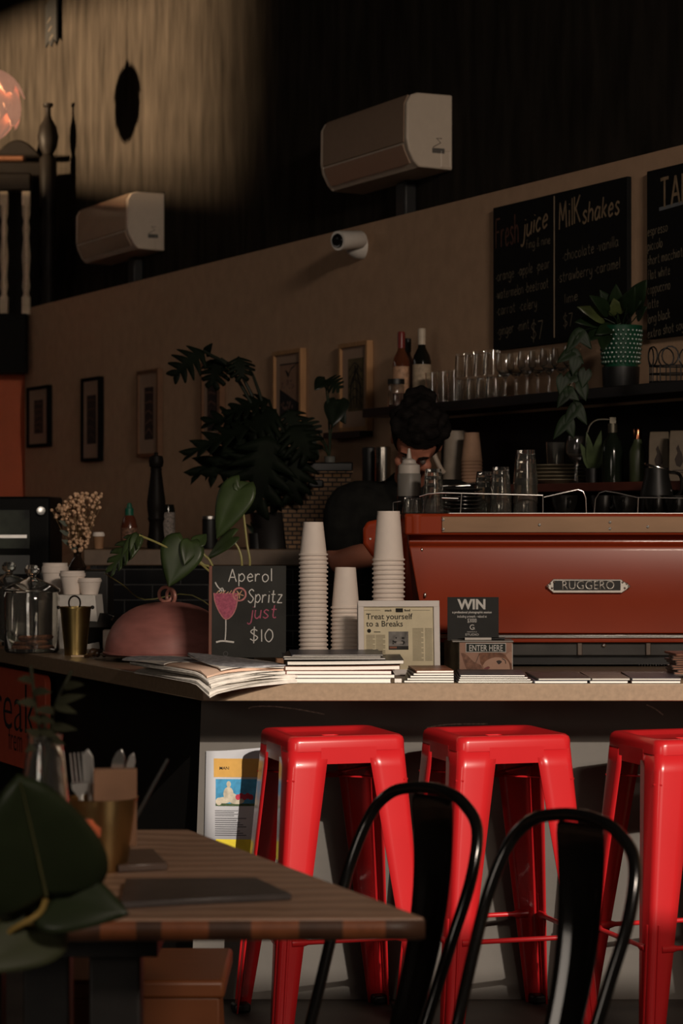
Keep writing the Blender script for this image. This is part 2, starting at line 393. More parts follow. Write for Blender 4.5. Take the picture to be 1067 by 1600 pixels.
# petal pendant lamp
lp = P(-22, 162, 12.9)
t = thing('pendant_lamp', 'peach petal pendant lamp at the left edge above the balustrade', 'lamp', lp)
M_petal = mat('petal_shade', (0.74, 0.37, 0.24), 0.6, var=0.06, emit=0.34)
for r_ in range(3):
    for k in range(8):
        b = MB(); vs = []; fs = []
        a0 = 2*PI*(k+.5*r_)/8; n = 7
        for i in range(n):
            for j in range(n):
                u = i/(n-1); v = (j/(n-1)-.5)*2
                th = math.radians(18+r_*45+62*u); wid = .66*math.sin(PI*min(1, .18+.75*u))*(1-.35*u)
                rr = .165+.010*(2-r_)+.022*u
                vs.append((rr*math.sin(th)*math.cos(a0+v*wid), rr*math.sin(th)*math.sin(a0+v*wid), rr*math.cos(th)*1.05-.012*v*v))
        for i in range(n-1):
            for j in range(n-1): fs.append((i*n+j, i*n+j+1, (i+1)*n+j+1, (i+1)*n+j))
        b.add(vs, fs); b.build('petal', M_petal, t, solid=.003)
b = MB(); b.sphere((0, 0, 0), .135, 20, 12); b.build('inner_shade', M_petal, t)
b = MB(); b.tube([(0, 0, .17), (0, 0, 5.5-lp.z)], .004, 6); b.lathe([(.03, .15), (.03, .2), (.006, .22)], 14); b.build('cord', M_black, t)

# small notched dark pennant high on the wall
o = WP(82, 36, -.22)
b = MB(); wd = .10
b.prism([(-wd, .12), (wd, .17), (wd, -.13), (wd*.55, -.10), (0, -.14), (-wd*.5, -.10), (-wd, -.13)], -.012, .0, 'Y')
t = b.build('pennant', mat('pennant_cloth', (0.004, 0.004, 0.004), 0.9), None, o, WROT); tag(t, 'small dark notched pennant high on the upper left wall', 'pennant')
b = MB()
for k in range(3): b.box((-.02+.02*k, -.014, .02-.055*k), (.07, .004, .012), rot=Euler((0, -.3, 0)))
b.build('stripe', mat('pennant_stripe', (0.05, 0.04, 0.03), .9), t)

# air conditioners
M_ac = mat('aircon_plastic', (0.60, 0.50, 0.40), 0.35, var=0.03)
M_acf = mat('aircon_panel', (0.36, 0.25, 0.18), 0.10, var=0.03, coat=0.4)
prof = [(0, 0), (0, .305), (-.155, .305), (-.185, .295), (-.203, .262), (-.205, .12), (-.196, .075), (-.172, .028), (-.150, .005)]
def aircon(px, py, label):
    off = -.247; org = WP(px, py, off)
    t = thing('air_conditioner', label, 'air conditioner', org, WROT, 'wall air conditioners'); L = .84
    b = MB(); b.prism(prof, -L+.02, -.02, 'X'); b.build('casing', M_ac, t, bevel=.003)
    for x0, x1 in ((-.025, 0), (-L, -L+.025)):
        b = MB(); b.prism([(y*1.015, z) for y, z in prof], x0, x1, 'X'); b.build('end_cap', M_ac, t, bevel=.006)
    b = MB(); b.prism([(-.204, .105), (-.209, .108), (-.207, .262), (-.188, .299), (-.183, .296), (-.202, .261)], -L+.03, -.03, 'X'); b.build('front_panel', M_acf, t)
    b = MB(); b.prism([(-.203, .098), (-.208, .096), (-.199, .070), (-.175, .022), (-.171, .026), (-.195, .073)], -L+.04, -.04, 'X'); b.build('louvre', M_acf, t)
    b = MB(); b.box((.001, -.065, .075), (.002, .055, .02)); b.build('rating_label', mat('ac_label', (0.10, 0.09, .08), .6), t)
    b = MB(); b.tube([(.002, -.09, .088), (.002, -.055, .108), (.002, -.075, .125), (.002, -.05, .125)], .002, 5); b.build('logo', mat('ac_logo', (.2, .16, .13), .5), t)
    b = MB(); b.tube([(.001, -.052, .01), (.001, -.052, .075), (.001, -.012, .075), (.001, -.012, .01)], .0015, 5, True); b.build('pipe_hatch', M_ac, t)
    b = MB(); b.box((-.36, -.03, -.09), (.09, .06, .17)); b.build('pipe_cover', mat('pipe_cover', (0.012, .012, .012), .5), t, bevel=.01)
aircon(707, 266, 'larger-looking cream wall air conditioner above the security camera')
aircon(257, 392, 'smaller-looking cream wall air conditioner beside the lit wall patch')

# security camera
o = WP(566, 385)
t = thing('security_camera', 'white security camera with dark lens on the plaster wall', 'camera', o, WROT)
b = MB(); b.M = Matrix.Rotation(PI/2, 4, 'X'); b.lathe([(.055, 0), (.052, .03), (.035, .06), (.012, .07)], 20); b.build('mount', M_white, t)
d = Vector((.35, -.9, -.12)).normalized(); R = Vector((0, 0, 1)).rotation_difference(d).to_matrix().to_4x4()
b = MB(); b.M = Matrix.Translation((.085, -.11, .012)) @ R; b.lathe([(.03, -.09), (.036, -.08), (.04, .05), (.040, .055)], 20); b.build('body', M_white, t)
b = MB(); b.M = Matrix.Translation((.085, -.11, .012)) @ R; b.lathe([(.0, .048), (.030, .056), (.026, .062), (.012, .060), (0, .064)], 18); b.build('lens', M_blackgloss, t)
b = MB(); b.tube([(.0, -.06, 0), (.05, -.09, .005), (.085, -.1, .0)], .014, 8); b.build('arm', M_white, t)

# blackboard menus
def menu(px0, py0, zb, length, label, draw):
    org = WP(px0, py0, .02); org.z = 0
    top = WP(px0, py0, .02).z
    t = thing('menu_board', label, 'menu board', (org.x, org.y, zb), WROT, 'chalk menu boards')
    b = MB(); b.box((length/2, .01, (top-zb)/2), (length, .018, top-zb)); b.build('board', M_darkboard, t, bevel=.002)
    def L(px, py):
        x, z = wall_local(px, py, Vector((org.x, org.y, zb)), .02); return x, z
    draw(t, L)
def line_of(t, L, name, m, txt, px0, py0, px1, py1, hpx, wd, **k):
    mb = MB(); x0, z0 = L(px0, py0); x1, z1 = L(px1, py1); h = hpx/F*wallY((px0+px1)/2, .02)
    chalk(mb, txt, x0, z0, h, wd, -.0005, width=(x1-x0), slope=(z1-z0)/(x1-x0), **k); return mb.build(name, m, t)
M_title = mat('chalk_cream', (0.26, .18, .105), .95, var=.3, scale=40)
def board_one(t, L):
    line_of(t, L, 'heading', M_chalkred, 'Fresh', 775, 388, 812, 378, 45, .0075, jit=0)
    line_of(t, L, 'heading', M_title, 'juice', 816, 372, 858, 352, 33, .0085, slant=.15)
    line_of(t, L, 'heading', M_title, 'MilK', 874, 358, 910, 346, 42, .008); line_of(t, L, 'heading', M_title, 'shakes', 910, 349, 970, 333, 32, .0085, slant=.15)
    W = .0038
    for a in [('fing & nine', 822, 389, 861, 380, 14, W), ('*orange  *apple  *pear', 775, 440, 860, 418, 16, W), ('*watermelon *beetroot', 775, 468, 858, 449, 16, W),
              ('*carrot  *celery', 776, 493, 840, 480, 16, W), ('*ginger  *mint', 777, 525, 828, 513, 16, W), ('$7', 830, 532, 851, 528, 28, .005),
              ('*chocolate *vanilla', 879, 408, 968, 384, 17, W), ('*strawberry *caramel', 872, 442, 970, 418, 17, W), ('lime', 882, 474, 905, 468, 15, W), ('$7', 880, 512, 897, 508, 20, .004)]:
        line_of(t, L, 'menu_line', M_chalkdim, *a)
    b = MB(); x, z = L(866, 330); b.box((x, -.001, .27), (.006, .002, .50)); b.build('divider', mat('chalk_rule', (.20, .15, .10), .95), t)
def board_two(t, L):
    line_of(t, L, 'heading', M_title, 'TAKE AWAY', 1032, 325, 1180, 286, 46, .011); b = MB(); x, z = L(1030, 327); ribbon(b, [Vector((x, z)), Vector((x+.5, z+.02))], .012, -.0005)
    b.build('underline', mat('chalk_bluish', (.14, .15, .16), .95), t); W = .004
    for k, (s_, e) in enumerate([('espresso', 1044), ('piccolo', 1036), ('short macchiato', 1072), ('flat white', 1048), ('cappuccino', 1048), ('latte', 1030), ('long black', 1048), ('extra shot soy', 1070)]):
        y = 369+k*22.8; line_of(t, L, 'menu_line', M_chalkdim, s_, 1012, y, e, y-.26*(e-1012), 15, W)
menu(770, 325, 1.926, .935, 'juice and milkshake blackboard menu split by a vertical line', board_one)
menu(1010, 268, 1.90, .95, 'takeaway coffee blackboard menu at the right edge, underlined heading', board_two)

# framed pictures
def picture(x0, x1, ytl, ybl, side, frame_m, label, art, fw=.018):
    org = WP(x0, ybl, .03); off = .03
    xr, _ = wall_local(x1-side, ybl, org, off); ht = WP(x0, ytl, off).z-org.z
    t = thing('framed_picture', label, 'picture', org, WROT, 'framed pictures on the plaster wall')
    b = MB()
    for (cx_, cz, sx_, sz) in ((xr/2, fw/2, xr, fw), (xr/2, ht-fw/2, xr, fw), (fw/2, ht/2, fw, ht-2*fw), (xr-fw/2, ht/2, fw, ht-2*fw)): b.box((cx_, .0145, cz), (sx_, .029, sz))
    b.build('frame', frame_m, t, bevel=.0015)
    b = MB(); b.box((xr/2, .014, ht/2), (xr-2*fw, .004, ht-2*fw)); b.build('mat_board', mat('mat_board', (0.36, .24, .17), .9, var=.04), t)
    art(t, xr, ht, fw)
    b = MB(); b.box((xr/2, .0285, ht/2), (xr-.01, .003, ht-.01)); b.build('backing', M_black, t)
def art_swoop(t, w_, h, f):
    x0, x1, z0, z1 = w_*.2, w_*.88, h*.19, h*.84
    b = MB().use(mat('art_tan', (.30, .17, .11), .9)); b.box(((x0+x1)/2, .0115, (z0+z1)/2), (x1-x0, .001, z1-z0))
    b.use(mat('art_dark', (.012, .010, .012), .9)); y = .0105
    b.add([(x0, y, z0), (x1, y, z0), (x1, y, z0+.06), (x0, y, z0+.13)], [(0, 1, 2, 3)])
    b.add([(x0+.06, y, z1-.03), (x0+.075, y, z1-.03), (x0+.105, y, z0+.19), (x0+.09, y, z0+.175)], [(0, 1, 2, 3)])
    b.add([(x0+.09, y, z0+.175), (x0+.13, y, z0+.22), (x1-.02, y, z0+.235), (x0+.105, y, z0+.20)], [(0, 1, 2, 3)])
    b.add([(x0, y, z1-.006), (x1, y, z1-.006), (x1, y, z1), (x0, y, z1)], [(0, 1, 2, 3)])
    b.use(mat('art_bloom', (.16, .09, .07), .9))
    for k in range(14): b.sphere((x0+.02+.16*random.random(), .0105, z0+.02+.05*random.random()), .008, 8, 4, (1, .05, 1))
    for k in range(18): b.sphere((x0+.01+.15*random.random(), .0105, z0+.125+.04*random.random()), .006, 8, 4, (1, .05, 1))
    b.build('print', None, t)
def art_figure(t, w_, h, f):
    x0, x1, z0, z1 = w_*.27, w_*.80, h*.23, h*.82
    b = MB().use(mat('art_green', (.10, .075, .035), .9, var=.4, scale=30)); b.box(((x0+x1)/2, .0115, (z0+z1)/2), (x1-x0, .001, z1-z0))
    b.use(mat('art_ink', (.012, .010, .008), .9)); y = .0105
    for k in range(7):
        xa = x0+.02+.11*k/6; ribbon(b, smooth_line([(xa, z0+.01), (xa+random.uniform(-.02, .02), (z0+z1)/2), (x0+.075+random.uniform(-.03, .03), z1-.03)]), .006, y)
    for k in range(5): ribbon(b, smooth_line([(x0+.01, z0+.03+.035*k), (x0+.07, z0+.06+.035*k), (x1-.01, z0+.02+.035*k)]), .004, y)
    b.build('print', None, t)
def art_block(c1, c2, sx, sz):
    def fn(t, w_, h, f):
        b = MB().use(mat('art_'+str(c1[0]), c1, .9, var=.4, scale=14)); a, d = w_*sx, h*sz
        b.box((w_/2, .0115, h*.5), (a, .001, d)); b.use(mat('artb_'+str(c2[0]), c2, .9)); y = .0105
        for k in range(5): ribbon(b, smooth_line([(w_/2-a*.4, h*.5-d*.4+d*.8*k/4), (w_/2+random.uniform(-.3, .3)*a, h*.5-d*.3+d*.7*k/4), (w_/2+a*.4, h*.5-d*.42+d*.8*k/4)]), .010, y)
        b.build('print', None, t)
    return fn
M_frameblack = mat('black_frame', (0.006, .005, .0045), .8, spec=.06); M_framebrown = mat('brown_frame', (0.16, .075, .035), .5)
picture(41, 84, 606, 700, 10, M_frameblack, 'dark framed small print furthest left on the plaster wall', art_block((.05, .028, .02), (.10, .05, .035), .42, .55))
picture(125.6, 163, 592, 722, 9, M_frameblack, 'black framed tall print second from the left on the wall', art_block((.03, .018, .014), (.07, .035, .025), .5, .58))
picture(213, 255, 580, 715, 9, M_framebrown, 'brown framed tall print directly above the pepper mill', art_block((.035, .018, .014), (.13, .07, .05), .42, .6))
picture(313, 352, 566, 700, 9, M_framebrown, 'brown framed print half hidden behind the monstera leaves', art_block((.03, .015, .012), (.12, .06, .045), .5, .62))
picture(425, 481, 550, 679, 12, M_oak, 'pale wood framed print with a dark swooping shape', art_swoop)
picture(528, 584, 538, 676, 11, M_oak, 'pale wood framed print of a sketched figure next to the bottle shelf', art_figure)
# small ledge under the last picture
o = WP(528, 672, 0); b = MB(); b.box((.16, -.03, -.012), (.36, .06, .024)); tag(b.build('picture_ledge', M_black, None, (o.x, o.y, WP(528, 676, .03).z), WROT), 'short black ledge under the sketched figure print', 'shelf')

# ------------------------------------------------------------------ wall shelves with glassware
SH = 1.735
def on_wall(px, off, z): p = WP(px, 800, off); return Vector((p.x, p.y, z))
o = on_wall(566, .23, SH)
b = MB(); b.box((1.7, .115, -.0175), (3.4, .23, .035)); tag(b.build('wall_shelf', mat('shelf_black', (.006, .005, .005), .35), None, o, WROT, bevel=.002), 'long black wall shelf of glasses and bottles below the menus', 'shelf')
LS = 1.425
o = on_wall(572, .28, LS)
b = MB(); b.box((1.65, .14, -.014), (3.3, .28, .028)); tag(b.build('wall_shelf', mat('shelf_wood', (.11, .03, .02), .4), None, o, WROT, bevel=.002), 'lower dark reddish shelf of plates and bags behind the machine', 'shelf')
o = on_wall(690, .004, .95); b = MB(); b.box((1.5, 0, .37), (3.0, .006, .74)); struct(b.build('trim_1', mat('backsplash', (.004, .004, .004), .5, spec=.15), None, o, WROT))

def glass_prof(r0, r1, h, t=.0022, base=.008):
    return [(0, 0), (r0, 0), (r0+(r1-r0)*.5, h*.5), (r1, h), (r1-t, h), (r0-t+(r1-r0)*.5, h*.5), (r0-t, base), (0, base)]
def goblet_prof(r, h):
    s_ = h*.45
    return [(0, 0), (r*.85, 0), (r*.8, .003), (.006, .008), (.004, s_*.5), (.005, s_*.95), (r*.55, s_+.012), (r*.95, s_+.03), (r, s_+.05), (r*.82, h),
            (r*.82-.0016, h), (r-.0018, s_+.05), (r*.93-.0018, s_+.031), (r*.5, s_+.015), (0, s_+.008)]
highball = MB().lathe(glass_prof(.026, .031, .118), 24).mesh('tumbler', glass)
shorty = MB().lathe(glass_prof(.029, .034, .088), 24).mesh('tumbler', glass)
gobl = MB().lathe(goblet_prof(.034, .158), 24).mesh('wine_glass', glass)
def put(me, name, loc, label, cat, group=None, flip=False, rz=0):
    o = bpy.data.objects.new(name, me); COL.objects.link(o); o.location = loc; o.rotation_euler = (PI if flip else 0, 0, rz)
    return tag(o, label, cat, group)
n3 = ['first', 'second', 'third', 'fourth', 'fifth', 'sixth', 'seventh', 'eighth', 'ninth']
for k, px in enumerate((677, 694, 711)):
    put(highball, 'tumbler', on_wall(px, .16, SH), '%s tall tumbler right of the white-capped wine bottle on the shelf' % n3[k], 'glass', 'glasses on the wall shelf')
for k, px in enumerate((728, 743, 758, 773)):
    p = on_wall(px, .14, SH+.088)
    put(shorty, 'tumbler', p, '%s upturned short tumbler from the left on the shelf' % n3[k], 'glass', 'glasses on the wall shelf', True)
    p = on_wall(px-4, .14, SH+.089+.088)
    put(shorty, 'tumbler', p, '%s short tumbler from the left stacked atop an upturned shelf tumbler' % n3[k], 'glass', 'glasses on the wall shelf', True)
for k, px in enumerate((789, 806, 823, 840, 858, 876, 894)):
    put(gobl, 'wine_glass', on_wall(px, .15-.02*(k % 2), SH), '%s stemmed glass from the left in the wine glass row' % n3[k], 'glass', 'wine glasses on the wall shelf')
# bottles on the shelf
M_wineglass = mat('dark_bottle_glass', (.007, .007, .005), .12, spec=.35); M_spirit = mat('spirit_glass', (.24, .08, .04), .06, trans=.7, ior=1.4)
def bottle(px, off, z, r, h, neck, glassm, capm, caph, labelm, label, lab=(.3, .6), group='bottles on the wall shelf', loc=None):
    o = loc if loc is not None else on_wall(px, off, z)
    t = thing('bottle', label, 'bottle', o, 0, group)
    b = MB(); b.lathe([(0, 0), (r*.9, 0), (r, .006), (r, h*.58), (r*.85, h*.66), (neck*1.15, h*.76), (neck, h*.82), (neck, h), (0, h)], 24); b.build('glass', glassm, t)
    b = MB(); b.lathe([(neck+.0015, h-caph), (neck+.002, h-.002), (neck, h+.004), (0, h+.005)], 18, cap=False); b.build('cap', capm, t)
    if labelm:
        b = MB(); b.lathe([(r+.0006, h*lab[0]*.6), (r+.0006, h*lab[1]*.9)], 24, cap=False); b.build('paper_label', labelm, t)
    return t
M_redcap = mat('cap_oxblood', (.16, .02, .018), .35); M_cream = mat('cap_cream', (.50, .42, .33), .5); M_lab = mat('bottle_label', (.34, .26, .18), .7, var=.3, scale=60)
bottle(627, .17, SH, .034, .285, .013, M_spirit, M_redcap, .06, mat('label_amber', (.35, .2, .12), .6, var=.5, scale=50), 'clear spirit bottle with a dark red cap on the shelf end')
bottle(637, .08, SH, .033, .27, .012, mat('amber_glass', (.05, .02, .01), .08, coat=.4), M_black, .05, None, 'dark capped bottle standing behind the red-capped bottle')
bottle(659, .13, SH, .036, .292, .0135, M_wineglass, M_cream, .058, M_lab, 'dark wine bottle with a cream foil cap on the shelf')
t = thing('storage_jar', 'small glass jar with a black lid at the shelf end', 'jar', on_wall(619, .2, SH))
b = MB(); b.lathe([(0, 0), (.03, 0), (.032, .01), (.032, .075), (.029, .085), (.027, .085), (.029, .07), (.029, .006), (0, .006)], 20); b.build('glass', glass, t)
b = MB(); b.lathe([(0, .085), (.033, .085), (.033, .105), (0, .106)], 20); b.build('lid', M_black, t)
# green pot with trailing plant
M_leafd = mat('leaf_dark', (.008, .017, .006), .5, spec=.2, var=.35, scale=18)
M_leafy = mat('leaf_yellowgreen', (.045, .058, .018), .4, var=.4, scale=18)
def leaf(L, W_, lobes=0, split=.0, droop=.25, fold=.25, heart=.22, n=14, blunt=0):
    vs = []; fs = []
    if lobes == 0:
        m = 5
        for i in range(n+1):
            t_ = i/n; y = L*(t_*(1+heart)-heart); hw = W_/2*(math.sin(PI*min(1, (t_*.97+.03))**.62)**.8*(1-.12*t_) if not blunt else math.sin(PI*min(1, (t_*.95+.05))**.56)**.60)
            for j in range(-m, m+1):
                v = j/m; yy = y
                if t_ < .3: yy = y+heart*L*(1-t_/.3)*(1-abs(v))**1.5*1.0
                x = hw*v; r2 = (max(0, yy)/L)
                vs.append((x, yy*(1-.0*droop), -droop*L*r2*r2+fold*abs(x)*.6-.25*fold*abs(v)**3*W_))
        k = 2*m+1
        for i in range(n):
            for j in range(2*m): fs.append((i*k+j, i*k+j+1, (i+1)*k+j+1, (i+1)*k+j))
    else:
        q = 5
        def pt(sg, s_, v, sh):
            t_ = s_; y0 = L*t_; hw = W_/2*(math.sin(PI*(.10+.88*min(1, t_*.98))**.75))**.75
            x = sg*hw*v; y = y0*.86+sh*v*L*.10+v*v*L*(.06-.34*max(0, .28-t_))
            return (x, y, -droop*L*(t_*t_*.8+.9*v*v*(W_/L)**2*.5)+fold*hw*v*.4)
        for sg in (-1, 1):
            for l in range(lobes):
                a, c = l/lobes, (l+1)/lobes
                o = len(vs)
                for i in range(q+1):
                    v = i/q; g = split*max(0, v-.28)/.72*.5/lobes
                    for s_ in (a+g, (a+c)/2, c-g): vs.append(pt(sg, s_, v*(1 if s_ == (a+c)/2 else 1-.10*split*v), 1.2))
                for i in range(q):
                    for j in range(2): fs.append((o+i*3+j, o+i*3+j+1, o+(i+1)*3+j+1, o+(i+1)*3+j))
    return vs, fs
def leaf_between(mb, base, tip, W_, nrm=(0, -.6, 1), **k):
    base = Vector(base); tip = Vector(tip); y = (tip-base); L = y.length; y.normalize()
    z = Vector(nrm); z = (z-y*z.dot(y)).normalized(); x = y.cross(z)
    vs, fs = leaf(L, W_, **k)
    old = mb.M; M4 = Matrix((x, y, z)).transposed().to_4x4(); M4.translation = base
    mb.M = old @ M4; mb.add(vs, fs); mb.M = old
def vein(mb, base, tip, r, nrm=(0, -.6, 1), droop=.1):
    base = Vector(base); tip = Vector(tip); y = tip-base; L = y.length; y.normalize(); z = Vector(nrm); z = (z-y*z.dot(y)).normalized()
    mb.tube([base+y*L*u+z*(.0022-droop*L*u*u) for u in [k/10 for k in range(11)]], [r*(1-.075*k) for k in range(11)], 6)

o = on_wall(970, .13, SH)
t = thing('potted_plant', 'trailing plant in a studded emerald green pot on the shelf', 'plant', o)
b = MB(); b.lathe([(0, .0), (.055, .0), (.06, .01), (.062, .07), (0, .072)], 24); b.build('pot_stand', M_black, t)
M_emer = mat('emerald_glaze', (.005, .045, .023), .35, var=.2, coat=.05)
b = MB(); b.lathe([(0, .07), (.056, .07), (.063, .10), (.070, .20), (.071, .205), (.066, .205), (.058, .1), (0, .1)], 32)
for r_ in range(8):
    for k in range(26):
        a = 2*PI*(k+.5*(r_ % 2))/26; z = .085+.0145*r_; rr = .060+.009*(z-.08)/.12
        b.sphere((rr*math.cos(a), rr*math.sin(a), z), .0052, 6, 4, (1, 1, 1.3))
b.build('pot', M_emer, t)
b = MB(); b.lathe([(0, .19), (.065, .19)], 20, cap=False); b.build('soil', M_black, t)
def local(p, o): return Vector(p)-Vector(o)
sb = MB(); lb = MB(); lb2 = MB()
Yp = o.y
for (px, py, px2, py2, Wd, br) in [(968, 500, 938, 455, .05, 0), (965, 500, 960, 448, .05, 0), (960, 505, 905, 478, .05, 1), (955, 505, 900, 500, .05, 0), (975, 500, 985, 452, .06, 0), (985, 490, 1003, 440, .07, 0), (970, 505, 930, 520, .05, 0), (962, 498, 925, 462, .05, 0),
                               (968, 500, 958, 470, .05, 1), (955, 508, 915, 530, .05, 0), (990, 500, 1005, 480, .05, 0), (950, 510, 940, 545, .045, 0), (975, 495, 995, 470, .06, 0)]:
    yy = Yp-.05+.08*random.random()
    A = local(P(px, py, yy), o); B = local(P(px2, py2, yy-.05*random.random()), o)
    mid = A.lerp(B, .55); sb.tube([(A.x*.2, A.y*.2, .19), A, mid], .0018, 5)
    leaf_between(lb2 if br else lb, mid.lerp(A, .3), B+Vector((0, -.03, 0)), Wd*1.15, nrm=(-.2, -.9, .5), droop=.15)
prev = Vector((-.07, -.02, .2)); path = [Vector((-.02, 0, .2)), prev]
for (px, py) in [(905, 520), (893, 550), (897, 585), (887, 610), (900, 635), (886, 655)]:
    q_ = local(P(px, py, Yp-.13), o); path.append(q_)
    for s_ in (-1, 1):
        tip = q_+Vector((s_*.035+random.uniform(-.015, .015), -.01, -.05+random.uniform(-.02, .02)))
        leaf_between(lb, q_, tip, .042, nrm=(-.1, -1, .3), droop=.1)
q2 = [(900, 560), (915, 580), (908, 600), (880, 590)]
for (px, py) in q2:
    q_ = local(P(px, py, Yp-.14), o); leaf_between(lb, q_, q_+Vector((random.uniform(-.03, .03), -.01, -.055)), .045, nrm=(.1, -1, .3), droop=.1)
sb.tube([p for p in smooth_line(path)], .0018, 5)
sb.build('stem', M_leafd, t); lb.build('foliage', M_leafd, t); lb2.build('pale_foliage', M_leafy, t)
# wire basket at the right end of the shelf
o = on_wall(1052, .14, SH)
b = MB()
for k in range(7):
    a = 2*PI*k/7; b.tube([(.075*math.cos(a)+.026*math.cos(q_)*-math.sin(a), .05*math.sin(a)+.026*math.cos(q_)*math.cos(a), .085+.03*math.sin(q_)) for q_ in [2*PI*i/14 for i in range(14)]], .0025, 5, True)
for z in (.005, .055, .03): b.tube([(.075*math.cos(2*PI*i/20), .05*math.sin(2*PI*i/20), z) for i in range(20)], .0025, 5, True)
for k in range(14):
    a = 2*PI*k/14; b.tube([(.075*math.cos(a), .05*math.sin(a), .0), (.075*math.cos(a), .05*math.sin(a), .06)], .002, 5)
tag(b.build('wire_basket', M_black, None, o), 'black looped wire basket at the right end of the shelf', 'basket')

# things on the lower shelf
plate = MB().lathe([(0, 0), (.05, 0), (.055, .003), (.095, .014), (.096, .016), (.094, .017), (.053, .006), (0, .005)], 32).mesh('plate', mat('plate_cream', (.26, .22, .15), .3))
o = on_wall(872, .14, LS)
for k in range(5): put(plate, 'plate', o+Vector((0, 0, .0125*(4-k))), '%s cream plate of the stack on the lower shelf' % (ORD[k] if k else 'topmost'), 'plate', 'stacked plates')
put(shorty, 'tumbler', o+Vector((-.01, -.02, .0125*4+.0055)), 'small tumbler standing on the stacked cream plates', 'glass')
put(gobl, 'wine_glass', on_wall(900, .2, LS), 'stemmed glass right of the plate stack on the lower shelf', 'glass')
# tea-towel coloured jug, brown cups
t = thing('jug', 'grey-white plastic jug with a curved handle behind the barista', 'jug', on_wall(712, .15, LS))
b = MB(); b.lathe([(0, 0), (.048, 0), (.05, .01), (.042, .2), (.043, .205), (.038, .205), (.045, .012), (0, .01)], 24); b.build('body', mat('jug_plastic', (.30, .25, .20), .45), t)
b = MB(); b.tube(smooth_line([(-.04, -.03, .19), (-.075, -.05, .185), (-.085, -.055, .13), (-.06, -.04, .07), (-.045, -.03, .05)]), .009, 8); b.build('handle', mat('jug_handle', (.42, .34, .27), .45), t)
cupme_k = MB().lathe([(0, .008), (.026, .008), (.026, 0), (.027, 0), (.038, .10), (.0405, .103), (.038, .106), (.037, .10), (.0255, .012), (0, .012)], 24).mesh('paper_cup', mat('cup_kraft', (.42, .25, .16), .7))
o = on_wall(737, .17, LS)
for k in range(8): put(cupme_k, 'paper_cup', o+Vector((0, 0, .106+.0125*(7-k))), '%s brown paper cup of the upturned stack beside the grey jug' % (ORD[k] if k else 'topmost'), 'cup', 'brown paper cups on the lower shelf', True)
# sprayer bottle, green bottle, coffee bags
t = thing('soda_siphon', 'dark glass dispenser bottle with a long curved spout on the shelf', 'bottle', on_wall(957, .16, LS))
b = MB(); b.lathe([(0, 0), (.034, 0), (.035, .01), (.035, .10), (.028, .135), (.014, .16), (.014, .18), (0, .18)], 24); b.build('body', mat('siphon_glass', (.008, .011, .007), .12, spec=.4), t)
b = MB(); b.lathe([(.016, .165), (.016, .195), (0, .197)], 14); b.box((0, 0, .205), (.02, .02, .02)); b.build('head', mat('tap_dark', (.09, .08, .06), .4, .7), t)
b = MB(); b.tube(smooth_line([(0, 0, .208), (-.05, -.01, .207), (-.075, -.015, .19), (-.085, -.018, .165)]), .003, 6); b.build('spout', mat('tap_dark', (.09, .08, .06), .4, .7), t)
bottle(996, .15, LS, .027, .17, .0125, mat('olive_bottle', (.035, .045, .02), .4), mat('cap_copper', (.32, .12, .06), .2, 1.0), .03, None, 'olive green bottle with a copper cap on the lower shelf', group=None)
o = on_wall(926, .17, LS)
t = thing('potted_plant', 'little leafy sprig in a dark cup beside the curved spout', 'plant', o)
b = MB(); b.lathe([(0, 0), (.022, 0), (.026, .05), (.023, .05), (.02, .01), (0, .01)], 18); b.build('cup', M_black, t)
b = MB()
for k in range(6):
    a = k*1.05; A = Vector((0, 0, .05)); B = Vector((.03*math.cos(a), -.02+.02*math.sin(a), .09+.02*(k % 3)))
    leaf_between(b, A.lerp(B, .3), B+Vector((.012*math.cos(a), -.02, .04)), .035, nrm=(0, -1, .3), droop=.1)
b.build('foliage', mat('leaf_olive', (.05, .07, .03), .4, var=.4), t)
for k, (px, lab) in enumerate([(1030, 'grey coffee bag with a dark bird print nearest the olive bottle'), (1062, 'grey coffee bag with a dark bird print cut by the right edge')]):
    t = thing('coffee_bag', lab, 'bag', on_wall(px, .16, LS), -.25, 'coffee bags on the lower shelf')
    b = MB(); b.add([(-.033, -.02, 0), (.033, -.02, 0), (.033, .02, 0), (-.033, .02, 0), (-.031, -.018, .13), (.031, -.018, .13), (.031, .018, .13), (-.031, .018, .13), (-.030, -.003, .16), (.030, -.003, .16), (.030, .003, .16), (-.030, .003, .16)],
                   [(3, 2, 1, 0), (0, 1, 5, 4), (1, 2, 6, 5), (2, 3, 7, 6), (3, 0, 4, 7), (4, 5, 9, 8), (5, 6, 10, 9), (6, 7, 11, 10), (7, 4, 8, 11), (8, 9, 10, 11)])
    b.build('pouch', mat('bag_kraft', (.115, .088, .06), .7), t, bevel=.003)
    b = MB(); b.lathe([(0, 0)], 3) if False else None
    b.prism([(-.008, .05), (.004, .045), (.013, .062), (.010, .085), (.004, .098), (-.002, .115), (-.008, .105), (-.004, .09), (-.013, .07)], -.0208, -.0198, 'Y'); b.build('bird_print', mat('print_dark', (.03, .02, .016), .8), t)
    b = MB()
    for z in (.035, .028): b.box((0, -.0203, z), (.04, .001, .002))
    b.build('small_print', M_ink, t)

for px, m_, lab in ((598, mat('canister_steel', (.45, .42, .38), .25, 1.0), 'steel canister on the lower shelf left of the barista'), (578, M_black, 'black canister left of the steel one on the lower shelf')):
    t = thing('canister', lab, 'canister', on_wall(px, .16, LS))
    b = MB(); b.lathe([(0, 0), (.030, 0), (.031, .003), (.031, .135), (0, .135)], 24); b.build('body', m_, t)
    b = MB(); b.lathe([(.032, .135), (.032, .158), (.026, .162), (0, .163)], 24); b.build('lid', m_, t)
